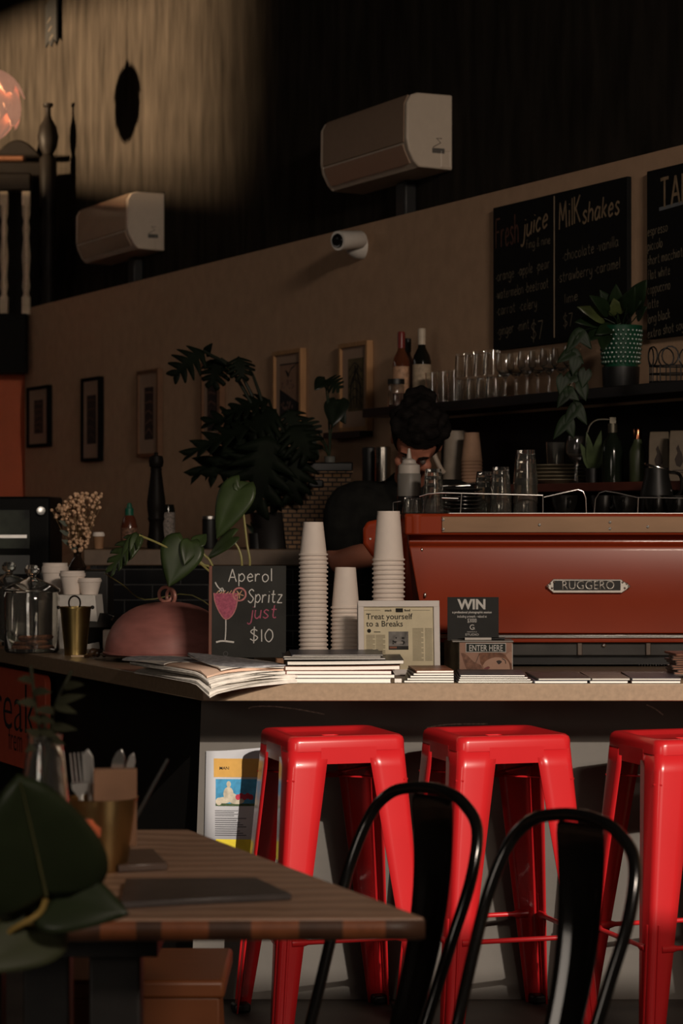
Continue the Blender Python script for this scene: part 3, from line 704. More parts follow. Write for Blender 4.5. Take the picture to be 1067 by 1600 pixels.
# ------------------------------------------------------------------ tiled bench behind the counter
YT = 9.2
zt = P(0, 858, YT).z
x0, x1 = P(140, 0, YT).x, P(640, 0, YT).x-.1
t = thing('tiled_bench', 'dark bench with black subway tiles and a wooden top behind the counter', 'bench', ((x0+x1)/2, YT, 0)); wd = x1-x0
b = MB(); b.box((0, .21, zt-.031), (wd+.04, .48, .062)); b.build('top', mat('bench_top', (.13, .085, .055), .5, var=.15), t, bevel=.004)
b = MB(); b.box((0, .24, (zt-.062)/2), (wd, .44, zt-.062)); b.build('body', brickmat('subway_tile', (.007, .007, .008), (.010, .010, .011), (.055, .055, .055), .214, .0585, .0016, .12, rot=(PI/2, 0, 0)), t)

def on_bench(px, dy=.1): p = P(px, 800, YT+dy); return Vector((p.x, p.y, zt))
def hb(py, dy=.1): return P(0, py, YT+dy).z-zt
# pepper mill
o = on_bench(244); t = thing('pepper_mill', 'tall dark turned pepper mill standing on the tiled bench', 'pepper mill', o)
h = hb(706)
b = MB(); b.lathe([(0, 0), (.034, 0), (.036, .02), (.030, .06), (.027, .10), (.033, .115), (.030, .125), (.034, .15), (.036, .18), (.028, .24), (.021, h*.80), (.023, h*.83), (.0, h*.83)], 24); b.build('body', M_darkwood, t)
b = MB(); b.lathe([(.018, h*.83), (.026, h*.85), (.029, h*.90), (.025, h*.955), (.008, h*.965), (.007, h*.98), (.009, h*.99), (0, h)], 24); b.build('head', M_darkwood, t)
# sauce bottle, little cup, label bottle, dark jar
t = thing('sauce_bottle', 'chilli sauce bottle with a bright green nozzle cap on the bench', 'bottle', on_bench(202))
b = MB(); b.lathe([(0, 0), (.030, 0), (.032, .01), (.032, .085), (.024, .115), (.016, .13), (0, .13)], 20); b.build('body', mat('chilli_red', (.10, .028, .015), .2), t)
b = MB(); b.lathe([(.033, .03), (.033, .08)], 20, cap=False); b.build('paper_label', mat('sauce_label', (.16, .08, .05), .6, var=.7, scale=120), t)
b = MB(); b.lathe([(.017, .128), (.017, .155), (.012, .158), (.008, .175), (0, .178)], 18); b.build('cap', mat('cap_green', (.012, .10, .06), .35), t)
t = thing('paper_cup', 'tiny brown takeaway cup with a pale lid on the bench', 'cup', on_bench(154))
b = MB(); b.lathe([(0, 0), (.017, 0), (.021, .05), (0, .05)], 18); b.build('body', mat('cup_tan', (.30, .16, .08), .7), t)
b = MB(); b.lathe([(.0235, .048), (.0235, .056), (.02, .064), (0, .064)], 18); b.build('lid', M_cup, t)
t = thing('bottle', 'slim dark bottle with a pale label beside the pepper mill', 'bottle', on_bench(262, .17))
b = MB(); b.lathe([(0, 0), (.027, 0), (.028, .005), (.028, .15), (.024, .17), (0, .172)], 20); b.build('body', M_wineglass, t)
b = MB(); b.lathe([(.0286, .035), (.0286, .14)], 20, cap=False); b.build('paper_label', mat('label_grey', (.20, .17, .15), .7, var=.6, scale=150), t)
t = thing('jar', 'dark jar with a metal rim behind the lit green leaf', 'jar', on_bench(328))
b = MB(); b.lathe([(0, 0), (.028, 0), (.03, .01), (.03, .12), (0, .122)], 20); b.build('body', M_black, t)
b = MB(); b.lathe([(.031, .115), (.031, .125), (0, .127)], 20); b.build('lid', M_steel, t)
t = thing('sprig_pot', 'small dark pot of sprigs left of the wicker basket', 'plant', on_bench(402))
b = MB(); b.lathe([(0, 0), (.03, 0), (.035, .06), (.03, .06), (.028, .012), (0, .012)], 18); b.build('pot', M_black, t)
b = MB()
for k in range(9):
    a = k*.7; leaf_between(b, (0, 0, .05), (.045*math.cos(a), .03*math.sin(a), .10), .025, nrm=(0, -1, .4))
b.build('foliage', M_leafd, t)

# wicker basket with a tray and a small plant
M_wick = brickmat('wicker', (.17, .09, .042), (.25, .135, .062), (.012, .007, .004), .034, .017, .0028, .6, rot=(PI/2, 0, 0), bump=1.0)
o = on_bench(492, .16); hbk = hb(738, .16); o.x = P(492, 0, YT+.16).x
t = thing('wicker_basket', 'woven wicker basket with a handle slot behind the paper cups', 'basket', o)
def ring(w_, d_, z): return [(-w_, -d_, z), (w_, -d_, z), (w_, d_, z), (-w_, d_, z)]
wt, wb = m_at(57, YT), m_at(43, YT)
b = MB(); vs = []; n = 8
fs = []
for i in range(n+1):
    u = i/n; vs += ring(wb+(wt-wb)*u, .11+.03*u, hbk*u)
for i in range(n):
    for k in range(4): fs.append((i*4+k, i*4+(k+1) % 4, (i+1)*4+(k+1) % 4, (i+1)*4+k))
fs.append((3, 2, 1, 0)); b.add(vs, fs); b.build('weave', M_wick, t, solid=.008)
b = MB(); b.tube(ring(wt, .14, hbk), .011, 8, True); b.build('rim', M_wick, t)
b = MB(); b.box((.005, -.132, hbk-.045), (.062, .02, .036)); b.build('handle_slot', M_black, t, bevel=.008)
b = MB(); b.box((0, 0, hbk+.018), (2*wt+.015, .30, .036)); ot = b.build('tray', M_black, None, o, bevel=.006); tag(ot, 'flat black tray lying across the wicker basket', 'tray')
o2 = P(515, 0, YT+.10); o2 = Vector((o2.x, o2.y, zt+hbk+.036))
t = thing('potted_plant', 'small monstera cutting with upright stems on the basket tray', 'plant', o2)
b = MB(); b.lathe([(0, 0), (.02, 0), (.022, .022), (.018, .025), (0, .012)], 18); b.build('dish', mat('dish_grey', (.10, .10, .09), .2), t)
sb = MB(); lb = MB()
Yl = YT+.08
for (bx, by, tx, ty, W_, lob, sp) in [(508, 593, 492, 606, .07, 0, 0), (512, 592, 532, 608, .085, 5, .5), (527, 628, 518, 664, .105, 0, 0), (524, 632, 538, 660, .07, 0, 0), (472, 655, 497, 690, .10, 5, .5), (466, 664, 475, 702, .09, 5, .5), (480, 690, 497, 712, .06, 0, 0)]:
    A = local(P(bx, by, Yl), o2); B = local(P(tx, ty, Yl-.05), o2)
    sb.tube(smooth_line([(0, 0, .015), (A.x*.25, A.y*.5, A.z*.5+.01), (A.x, A.y, A.z)]), .0028, 6)
    leaf_between(lb, A, B, W_, nrm=(-.3, -1, .35), lobes=lob, split=sp, droop=.12)
sb.build('stem', M_leafd, t); lb.build('foliage', mat('leaf_deep', (.006, .010, .005), .4, var=.4), t)

# big monstera on the bench
o = on_bench(425, .12)
t = thing('potted_monstera', 'large dark monstera plant in front of the framed prints', 'plant', o)
b = MB(); b.lathe([(0, 0), (.07, 0), (.085, .13), (.09, .14), (.083, .14), (.068, .02), (0, .02)], 24); b.build('pot', mat('pot_dark', (.012, .010, .009), .5), t)
b = MB(); b.lathe([(0, .12), (.082, .12)], 20, cap=False); b.build('soil', M_black, t)
sb = MB(); mleaf = mat('monstera_leaf', (.0045, .0075, .0035), .6, spec=.10, var=.4, scale=10)
Ym = YT+.02
for i, (bx, by, tx, ty, W_, lob, sp, nz) in enumerate([
    (318, 548, 263, 588, .15, 5, .75, (.2, -1, .6)), (322, 552, 328, 538, .04, 0, 0, (0, -1, .4)), (345, 560, 328, 604, .13, 5, .4, (-.2, -1, .3)), (372, 558, 380, 592, .12, 5, .5, (.2, -1, .3)), (350, 566, 322, 572, .10, 5, .5, (-.1, -.8, .9)),
    (398, 655, 312, 650, .15, 5, .7, (0, -.8, .7)), (390, 668, 274, 704, .13, 5, .85, (0, -.8, .6)), (395, 680, 283, 742, .16, 5, .9, (0, -.9, .5)), (400, 680, 312, 748, .20, 5, .9, (0, -1, .4)),
    (405, 700, 350, 770, .20, 5, .85, (.1, -1, .3)), (420, 680, 395, 812, .28, 5, .8, (0, -1, .2)), (440, 690, 428, 800, .22, 5, .8, (.3, -1, .2)), (430, 640, 380, 680, .26, 5, .6, (-.1, -1, .6)), (455, 665, 490, 718, .20, 5, .6, (.3, -1, .4)),
    (450, 640, 470, 690, .16, 5, .6, (.2, -1, .5)), (420, 625, 345, 640, .14, 5, .6, (0, -.7, .8)), (460, 700, 460, 790, .20, 5, .7, (.2, -1, .2)), (430, 660, 340, 720, .24, 5, .7, (0, -1, .4)), (445, 720, 480, 775, .17, 5, .6, (.4, -1, .2))]):
    yy = Ym-.12+.22*((i*37) % 10)/10
    A = local(P(bx, by, yy), o); B = local(P(tx, ty, yy-.04), o)
    sb.tube(smooth_line([(0, 0, .12), (A.x*.15+.02, A.y*.3, A.z*.55), (A.x*.62+.01, A.y*.7, A.z*.9), (A.x, A.y, A.z)]), [.008]*4+[.0065]*4+[.0055]*5, 7)
    lb = MB(); leaf_between(lb, A, B, W_, nrm=nz, lobes=lob, split=sp, droop=.22); lb.build('leaf', mleaf, t, solid=.0012)
sb.build('stem', mat('stem_dark', (.008, .012, .006), .5), t)

# black oven at the far left
o = P(36, 800, 9.3); YO = 9.0
t = thing('countertop_oven', 'black oven with a lit glass window and round knob at far left', 'oven', (P(-40, 0, YO).x, YO, 0))
zb, ztp = .9, P(0, 776, YO).z
xr = P(78, 0, YO).x-t.location.x; xl = -.5
b = MB(); b.box(((xl+xr)/2, .2, (zb+ztp)/2), (xr-xl, .4, ztp-zb)); b.build('body', mat('oven_black', (.005, .005, .005), .5, spec=.12), t, bevel=.01)
wx1 = P(47, 0, YO).x-t.location.x; z0, z1 = P(0, 857, YO).z, P(0, 797, YO).z
b = MB(); b.box(((xl+.04+wx1)/2, -.005, (z0+z1)/2), (wx1-xl-.04, .012, z1-z0)); b.build('window', mat('oven_glass', (.030, .036, .026), .3, var=.9, scale=7, spec=.15), t)
b = MB(); b.box(((xl+.04+wx1)/2, -.012, z0+.045), (wx1-xl-.06, .012, .012)); b.build('rack', M_steel, t)
b = MB(); b.box(((xl+.04+wx1)/2, -.004, z0-.06), (wx1-xl-.04, .012, .07)); b.build('lower_door', mat('oven_door', (.03, .032, .026), .3), t)
b = MB(); kx = P(65, 0, YO).x-t.location.x; kz = P(0, 798, YO).z; b.M = Matrix.Translation((kx, 0, kz)) @ Matrix.Rotation(PI/2, 4, 'X'); b.lathe([(.016, 0), (.018, .01), (.016, .022), (0, .024)], 20); b.build('knob', M_chrome, t)
b = MB(); b.box(((xl+xr)/2, .2, .45), (xr-xl-.04, .38, .9)); tag(b.build('oven_stand', M_black, None, t.location), 'black stand under the countertop oven at far left', 'stand')

# ------------------------------------------------------------------ the barista
YPn = 8.15
def body_mesh(chains, seg=16):
    """tapering limb chains (smoothed between their joints, closed at the ends); voxel() below fuses them into one skin"""
    b = MB()
    for ch in chains:
        n = 5; pts = [Vector(c[1]) for c in ch]; rad = [c[2] if isinstance(c[2], tuple) else (c[2], c[2]) for c in ch]
        line = smooth_line(pts, n); R2 = []
        for i in range(len(ch)-1):
            for k in range(n):
                u = k/n; u = u*u*(3-2*u); R2.append([rad[i][q_]+(rad[i+1][q_]-rad[i][q_])*u for q_ in (0, 1)])
        if len(ch) < 3: line = [pts[0].lerp(pts[1], k/n) for k in range(n)]+[pts[1]]
        R2.append(list(rad[-1])); vs = []; fs = []; u0 = None
        def end(p, t, r, sgn): return [(p+t*sgn*r*math.sin(a), math.cos(a)) for a in (math.radians(35), math.radians(65))]
        secs = []
        for i, p in enumerate(line):
            t = (line[min(i+1, len(line)-1)]-line[max(0, i-1)]).normalized(); secs.append((p, t, R2[i][0], R2[i][1]))
        p, t, a, c = secs[0]; m_ = min(a, c); pre = [(p-t*m_*math.sin(e), t, a*math.cos(e), c*math.cos(e)) for e in (1.25, .75, .35)]
        p, t, a, c = secs[-1]; m_ = min(a, c); post = [(p+t*m_*math.sin(e), t, a*math.cos(e), c*math.cos(e)) for e in (.35, .75, 1.25)]
        secs = pre+secs+post
        for (p, t, a, c) in secs:
            x = Vector((1, 0, 0)) if u0 is None else u0
            if u0 is None and abs(t.x) > .9: x = Vector((0, 0, 1))
            x = (x-t*x.dot(t)); x = x.normalized() if x.length > 1e-4 else t.orthogonal().normalized(); u0 = x; y = t.cross(x)
            for k in range(seg): an = 2*PI*k/seg; vs.append(p+x*math.cos(an)*a+y*math.sin(an)*c)
        m = len(secs)
        for i in range(m-1):
            for k in range(seg): k2 = (k+1) % seg; fs.append((i*seg+k, i*seg+k2, (i+1)*seg+k2, (i+1)*seg+k))
        fs.append(tuple(reversed(range(seg)))); fs.append(tuple((m-1)*seg+k for k in range(seg))); b.add(vs, fs)
    return b.v, b.f
def voxel(mb, name, m, parent, vox, smooth=6):
    o = mb.build(name, m, parent, merge=False)
    q = o.modifiers.new('r', 'REMESH'); q.mode = 'VOXEL'; q.voxel_size = vox
    q2 = o.modifiers.new('sm', 'SMOOTH'); q2.iterations = smooth; q2.factor = .5
    dg = bpy.context.evaluated_depsgraph_get(); me = bpy.data.meshes.new_from_object(o.evaluated_get(dg)); me.name = name
    o.modifiers.clear(); o.data = me
    me.polygons.foreach_set('use_smooth', [True]*len(me.polygons)); return o
o = P(632, 800, YPn); o.z = 0
t = thing('person', 'barista in a black T-shirt with tied-up hair bending over the machine', 'person', o)
def q(px, py, dy=0.0): return tuple(P(px, py, YPn+dy)-o)
HC = Vector(q(651, 690, -.14))                       # head centre, tipped forward and to the right
hr = Matrix.Rotation(math.radians(10), 4, 'Y') @ Matrix.Rotation(math.radians(52), 4, 'X')
M_skin = mat('skin', (.36, .135, .085), .5, var=.08, scale=9); M_shirt = mat('black_shirt', (.010, .010, .009), .9, var=.3, spec=.1); M_hair = mat('dark_hair', (.007, .0055, .005), .75, spec=.08, var=.4, stretch=(1, 1, 6), scale=40)
NK = Vector(q(640, 752, .02)); CH = Vector(q(632, 800, .10)); PE = Vector((.03, .16, .93))
LS_, RS_ = Vector(q(548, 792, .06)), Vector(q(722, 790, .04))
LE, RE = Vector(q(528, 872, -.02)), Vector(q(752, 880, -.05)); LH, RH = LE+Vector((.20, -.20, .02)), RE+Vector((-.10, -.23, .02))
def finger_chains(pre, H, d, side):
    d = d.normalized(); up = Vector((0, 0, 1)); lat = d.cross(up).normalized(); out = []
    palm = H+d*.085
    for k, (ln, sp) in enumerate([(.072, -.033), (.082, -.011), (.076, .011), (.058, .031)]):
        r0 = palm+lat*sp*.9
        out.append([(pre+'p', H+d*.055, .026), (pre+'k%d' % k, r0, .0105), (pre+'m%d' % k, r0+d*ln*.5-up*.012, .0092), (pre+'e%d' % k, r0+d*ln*.75-up*.045, .0082)])
    th = H+d*.03+lat*side*.03
    out.append([(pre+'p', H+d*.055, .026), (pre+'t0', th, .012), (pre+'t1', th+d*.035+lat*side*.018-up*.012, .0105), (pre+'t2', th+d*.06+lat*side*.012-up*.03, .009)])
    return out
ch = [[('pb', PE-Vector((0, 0, .08)), (.145, .105)), ('pe', PE, (.15, .11)), ('wa', PE.lerp(CH, .5), (.135, .10)), ('ch', CH, (.15, .11)), ('nb', NK, .055), ('hd', NK.lerp(HC, .5), .055)],
      [('ch', CH.lerp(LS_, .35), .075), ('ls', LS_, .066), ('le', LE, .043), ('lf', LE.lerp(LH, .4), .042), ('lw', LH, .027), ('Lp', LH+(LH-LE).normalized()*.055, .026)],
      [('ch', CH.lerp(RS_, .35), .075), ('rs', RS_, .066), ('re', RE, .043), ('rf', RE.lerp(RH, .4), .042), ('rw', RH, .027), ('Rp', RH+(RH-RE).normalized()*.055, .026)],
      [('pe', PE+Vector((-.05,0,.02)), .10), ('lh', PE+Vector((-.095, .0, -.06)), .088), ('lk', PE+Vector((-.10, -.03, -.45)), .058), ('lc', PE+Vector((-.10, 0, -.58)), .056), ('la', PE+Vector((-.10, .03, -.86)), .038), ('lt', PE+Vector((-.11, -.12, -.895)), .034)],
      [('pe', PE+Vector((.05,0,.02)), .10), ('rh', PE+Vector((.095, .0, -.06)), .088), ('rk', PE+Vector((.10, -.03, -.45)), .058), ('rc', PE+Vector((.10, 0, -.58)), .056), ('ra', PE+Vector((.10, .03, -.86)), .038), ('rt', PE+Vector((.11, -.12, -.895)), .034)]]
ch += finger_chains('L', LH, LH-LE, 1)+finger_chains('R', RH, RH-RE, -1)
b = MB(); vs, fs = body_mesh(ch); b.add(vs, fs)
b.M = Matrix.Translation(HC) @ hr
b.sphere((0, .012, .02), .088, 24, 16, (.86, 1.08, 1.12)); b.sphere((0, -.022, -.055), .062, 20, 14, (.92, .95, 1.05)); b.sphere((0, -.05, -.098), .026, 14, 10, (1.0, .9, .8))
b.sphere((0, -.098, -.035), .014, 12, 8, (.9, 1.1, 1.0)); b.tube([(0, -.083, .012), (0, -.103, -.03)], [.007, .010], 8)
for s_ in (-1, 1):
    b.sphere((s_*.030, -.070, .010), .016, 12, 8, (1.2, .7, .6)); b.sphere((s_*.042, -.062, -.04), .022, 12, 8)
    b.sphere((s_*.079, .010, -.015), .026, 12, 8, (.32, .75, 1.15)); b.tube([(s_*.012, -.082, .02), (s_*.05, -.068, .02)], .006, 6)
for z_, r_ in ((-.068, .0065), (-.076, .0075)): b.tube([(-.022, -.082, z_), (-.01, -.0905, z_), (.01, -.0905, z_), (.022, -.082, z_)], r_, 8)
b.M = Matrix.Identity(4)
voxel(b, 'body', M_skin, t, .006, 5)
b = MB(); b.M = Matrix.Translation(HC) @ hr
for s_ in (-1, 1):
    b = MB(); b.M = Matrix.Translation(HC) @ hr; b.sphere((s_*.030, -.079, -.001), .0105, 12, 8); b.build('eye', mat('eye', (.10, .08, .07), .15), t)
b = MB(); b.M = Matrix.Translation(HC) @ hr
for s_ in (-1, 1):
    b = MB(); b.M = Matrix.Translation(HC) @ hr; b.tube([(s_*.014, -.089, .022), (s_*.03, -.087, .028), (s_*.047, -.077, .022)], [.003, .004, .002], 6); b.build('eyebrow', M_hair, t)
b = MB(); b.M = Matrix.Translation(HC) @ hr
b.sphere((0, .02, .038), .098, 24, 14, (.93, 1.08, 1.08)); b.sphere((0, .05, -.01), .085, 20, 12, (.95, .9, 1.1))
for k in range(60):
    a = random.uniform(0, 2*PI); e = random.uniform(.1, 1.4); v = Vector((math.cos(a)*math.cos(e)*.093, .02+math.sin(a)*math.cos(e)*.10, .045+math.sin(e)*.10))
    if v.y > -.05 or v.z > .075: b.sphere(v, random.uniform(.012, .022), 8, 6)
b.M = Matrix.Identity(4)
bun = Vector(q(655, 622, .0))
b.sphere(bun, .048, 16, 12, (1.15, 1, .8))
for k in range(26):
    a = random.uniform(0, 2*PI); b.sphere(bun+Vector((math.cos(a)*.045, random.uniform(-.03, .03), math.sin(a)*.03)), random.uniform(.010, .018), 8, 6)
b.sphere(bun.lerp(HC+Vector((0, 0, .1)), .5), .04, 12, 8)
# the face stays free
hair = voxel(b, 'hair', M_hair, t, .006, 4)
bm = bmesh.new(); bm.from_mesh(hair.data); inv = (Matrix.Translation(HC) @ hr).inverted()
kill = [f for f in bm.faces if (lambda c: c.y < -.045 and c.z < .062)(inv @ f.calc_center_median())]
bmesh.ops.delete(bm, geom=kill, context='FACES'); bm.to_mesh(hair.data); bm.free()
for p in hair.data.polygons: p.use_smooth = True
# T-shirt and trousers over the body
shc = [[('pe', PE+Vector((0, 0, -.03)), (.165, .125)), ('wa', PE.lerp(CH, .5), (.155, .118)), ('ch', CH, (.168, .125)), ('nb', CH.lerp(NK, .62), .085)],
       [('ch', CH.lerp(LS_, .3), .095), ('ls', LS_, .082), ('le', LS_.lerp(LE, .72), .066)], [('ch', CH.lerp(RS_, .3), .095), ('rs', RS_, .082), ('re', RS_.lerp(RE, .72), .066)]]
b = MB(); vs, fs = body_mesh(shc); b.add(vs, fs); voxel(b, 'tshirt', M_shirt, t, .007, 5)
trc = [[('pe', PE+Vector((-.05, 0, .03)), .115), ('lh', PE+Vector((-.095, .0, -.08)), .100), ('lk', PE+Vector((-.10, -.03, -.45)), .072), ('la', PE+Vector((-.10, .03, -.84)), .055)],
       [('pe', PE+Vector((.05,0,.02)), .10), ('rh', PE+Vector((.095, .0, -.08)), .100), ('rk', PE+Vector((.10, -.03, -.45)), .072), ('ra', PE+Vector((.10, .03, -.84)), .055)]]
b = MB(); vs, fs = body_mesh(trc); b.add(vs, fs); voxel(b, 'trousers', mat('dark_trousers', (.012, .012, .014), .9), t, .009, 4)
b = MB()
for s_ in (-1, 1):
    b = MB(); b.sphere(PE+Vector((s_*.105, -.05, -.885)), .05, 14, 8, (.95, 2.3, .85)); b.build('shoe', M_black, t)

# ------------------------------------------------------------------ counter
HCN = EYE-(1068-800)/F*6.3                          # top of the worktop
TH = m_at(27.5, 6.3)
DL = Vector((-.4233, .906)); DN = Vector((.906, .4233))
c0 = Vector((-.362, 6.30))
def along(s_, n_=0.0): v = c0+DL*s_+DN*n_; return (v.x, v.y)
inn = (.05, 7.62)
b = MB()
def icorn(n_, Y): s_ = (Y-c0.y-DN.y*n_)/DL.y; return along(s_, n_)
XR = 1.62
poly = [(c0.x+.0, c0.y), (1.77, 6.30), (1.16, 7.60), icorn(.72, 7.60), along(2.5, .72), along(2.5)]
b.prism(poly, HCN-TH, HCN)
M_top = mat('worktop', (.255, .175, .112), .38, var=.14, scale=70)
ct = b.build('worktop', M_top, None, bevel=.003); tag(ct, 'long speckled tan counter worktop turning the corner on the left', 'worktop')
t = thing('counter_base', 'dark counter base with a grey concrete-look front under the worktop', 'counter', (0, 6.6, 0))
YPN = 6.60
M_conc = mat('grey_panel', (.098, .087, .076), .75, var=.13, scale=4.5, bump=.05, bscale=40)
pc = (315-CX)/F*YPN; pb = (303-CX)/F*YPN
b = MB(); zt_ = HCN-TH
b.add([(pb-.008, 0, 0), (XR, 0, 0), (XR, 0, zt_), (pc, 0, zt_), (pb-.008, .03, 0), (XR, .03, 0), (XR, .03, zt_), (pc, .03, zt_)],
      [(0, 1, 2, 3), (7, 6, 5, 4), (0, 4, 5, 1), (1, 5, 6, 2), (2, 6, 7, 3), (3, 7, 4, 0)])
b.build('front_panel', M_conc, t)
b = MB(); L = 2.45
def sd(s_, n_, z): v = Vector((pc, 0))+DL*s_+DN*n_; return (v.x, v.y, z)
b.add([sd(0.012, .012, 0), sd(L, .012, 0), sd(L, .03, 0), sd(.012, .03, 0), sd(.012, .012, zt_), sd(L, .012, zt_), sd(L, .03, zt_), sd(.012, .03, zt_)], [(3, 2, 1, 0), (4, 5, 6, 7), (0, 1, 5, 4), (1, 2, 6, 5), (2, 3, 7, 6), (3, 0, 4, 7)])
b.build('side_panel', mat('side_panel_black', (.008, .007, .006), .6, spec=.2), t)
b = MB(); b.box(((pb+1.0)/2+.25, .5, .35), (1.0-pb-.3, .9, .7)); b.build('cupboard_body', M_black, t)

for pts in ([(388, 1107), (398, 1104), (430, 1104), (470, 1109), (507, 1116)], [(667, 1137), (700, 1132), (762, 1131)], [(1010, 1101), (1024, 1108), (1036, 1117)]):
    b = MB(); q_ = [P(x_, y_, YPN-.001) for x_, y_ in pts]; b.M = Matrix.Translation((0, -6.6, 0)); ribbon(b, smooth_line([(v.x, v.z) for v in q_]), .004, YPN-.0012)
    b.build('highlight_stroke', mat('painted_highlight', (.30, .24, .20), .6, var=.5, scale=120), t)  # scratch highlights on the shaded panel, painted on as paler strokes
# red sign on the counter side
sy = lambda px: (lambda u: (pc+DL.x/DL.y*(-YPN))/(u-DL.x/DL.y))((px-CX)/F)
def side_pt(px, py, off=.03):
    u = (px-CX)/F; k = DL.x/DL.y; A = Vector((pc, YPN))-DN*off
    Y = (A.x-k*A.y)/(u-k); return P(px, py, Y)
o = side_pt(75, 1205)
o.z = side_pt(75, 1212).z; hs = side_pt(75, 1056).z-o.z
t = thing('cafe_sign', 'red cafe sign with black lettering on the counter side', 'sign', o, WROT); L = .62
def rr(x0, x1, z0, z1, r, n=6):
    out = []
    for cx_, cz, a0 in ((x1-r, z1-r, 0), (x0+r, z1-r, 90), (x0+r, z0+r, 180), (x1-r, z0+r, 270)):
        for k in range(n+1): a = math.radians(a0+90*k/n); out.append((cx_+r*math.cos(a), cz+r*math.sin(a)))
    return out
b = MB(); b.prism(rr(-L, 0, 0, hs, .03), -.010, .010, 'Y'); b.build('board', mat('sign_red', (.62, .10, .05), .4, var=.05), t, bevel=.002)
def sl(px, py): p = side_pt(px, py)-o; return (-(p.x*DL.x+p.y*DL.y), p.z)
b = MB(); xk, zk = sl(59, 1150); hx = side_pt(30, 1075).z-side_pt(30, 1143).z
printed(b, 'break', xk+.004, zk, hx*1.66, -.0112, 'RIGHT', -.0025, 1.08)
b.build('lettering', M_ink, t)
b = MB(); x_, z_ = sl(18, 1170); x2_, _ = sl(48, 1178); printed(b, 'frem', x_, z_, .115, -.0112, 'LEFT', -.0012, .72); b.build('lettering', M_ink, t)

# poster leaning on the panel
xl, xr = P(322, 0, YPN-.01).x, P(447, 0, YPN-.01).x; z1 = P(0, 1170, YPN-.01).z; hgt = m_at(178, YPN)
t = thing('poster', 'white recipe poster with yellow header on the counter front behind a stool', 'poster', (xl, YPN-.006, z1-hgt)); W_ = xr-xl
def pz(py): return EYE-(py-800)/F*(YPN-.01)-(z1-hgt)
def pxx(px): return (px-CX)/F*(YPN-.01)-xl
b = MB(); n = 8
vs = []; fs = []
for i in range(n+1):
    x = W_*i/n; k = -.008*math.sin(PI*i/n)-.002
    vs += [(x-.006 if i == 0 else x, k, 0), (x, k, hgt-.006*math.cos(PI*i/n)+.0)]
for i in range(n): fs.append((2*i, 2*i+2, 2*i+3, 2*i+1))
b.add(vs, fs); b.build('sheet', mat('poster_white', (.46, .46, .485), .7, var=.03), t, solid=.001)
def strip(b, x0, x1, za, zb_, e=.0012):
    m_ = 8
    vs = []; fs = []
    for i in range(m_+1):
        x = x0+(x1-x0)*i/m_; k = -.008*math.sin(PI*x/W_)-.002-e; vs += [(x, k, za), (x, k, zb_)]
    for i in range(m_): fs.append((2*i, 2*i+2, 2*i+3, 2*i+1))
    b.add(vs, fs)
b = MB(); strip(b, pxx(334), W_-.008, pz(1214), pz(1185)); b.build('header', mat('poster_yellow', (.56, .31, .07), .7), t)
b = MB().use(mat('poster_blue', (.05, .28, .50), .7, var=.3, scale=40)); strip(b, pxx(337), W_*.80, pz(1259), pz(1217))
b.use(mat('poster_figure', (.50, .44, .34), .7, var=.25, scale=60))
def oval(cx_, cy_, rx, ry, e):
    x_, z_ = pxx(cx_), pz(cy_); rx, ry = m_at(rx, YPN), m_at(ry, YPN); n_ = 14
    b.add([(x_+rx*math.cos(2*PI*k/n_), -.008*math.sin(PI*(x_+rx*math.cos(2*PI*k/n_))/W_)-.002-e, z_+ry*math.sin(2*PI*k/n_)) for k in range(n_)], [tuple(range(n_))])
oval(357, 1240, 8, 11, .0020); oval(357.5, 1225, 3.5, 5, .0021); oval(350, 1250, 11, 5, .0022); oval(370, 1251, 12, 5, .0022); oval(342, 1252, 5, 6, .0023); oval(364, 1246, 7, 7, .0021)
b.use(mat('poster_flower', (.45, .03, .06), .7, var=.3)); [oval(372+5*k, 1245-2*(k % 2), 4, 4.5, .0026) for k in range(5)]
b.use(mat('poster_foliage', (.05, .08, .03), .7, var=.5, scale=90)); strip(b, pxx(337), W_*.80, pz(1259), pz(1255), .002); b.build('photo', None, t)
b = MB().use(mat('poster_lemon', (.70, .55, .03), .7)); strip(b, pxx(337), W_*.7, pz(1340), pz(1311)); b.use(mat('poster_rust', (.32, .08, .05), .7)); strip(b, pxx(418), W_-.008, pz(1300), pz(1268)); b.build('lower_photo', None, t)
b = MB()
for k in range(4): strip(b, pxx(336), pxx(372-6*(k % 2)), pz(1267+k*2.6), pz(1266+k*2.6))
for k in range(9): strip(b, pxx(336), pxx(385-5*((k*3) % 4)), pz(1279+k*3.3), pz(1277.7+k*3.3))
for k in range(8): strip(b, pxx(412), W_-.012, pz(1230+k*4), pz(1228.6+k*4)); strip(b, pxx(412), W_-.012, pz(1306+k*4), pz(1304.6+k*4))
b.build('text_lines', mat('print_grey', (.10, .10, .11), .8), t)
b = MB(); x_ = pxx(343)
printed(b, 'MANDELTAERT, CRU', x_, pz(1202), .0115, -.0095, bold=.0001, sx=1.0); printed(b, 'Trés', pxx(385), pz(1191.5), .011, -.0105, bold=.0001); b.build('header_text', M_ink, t)
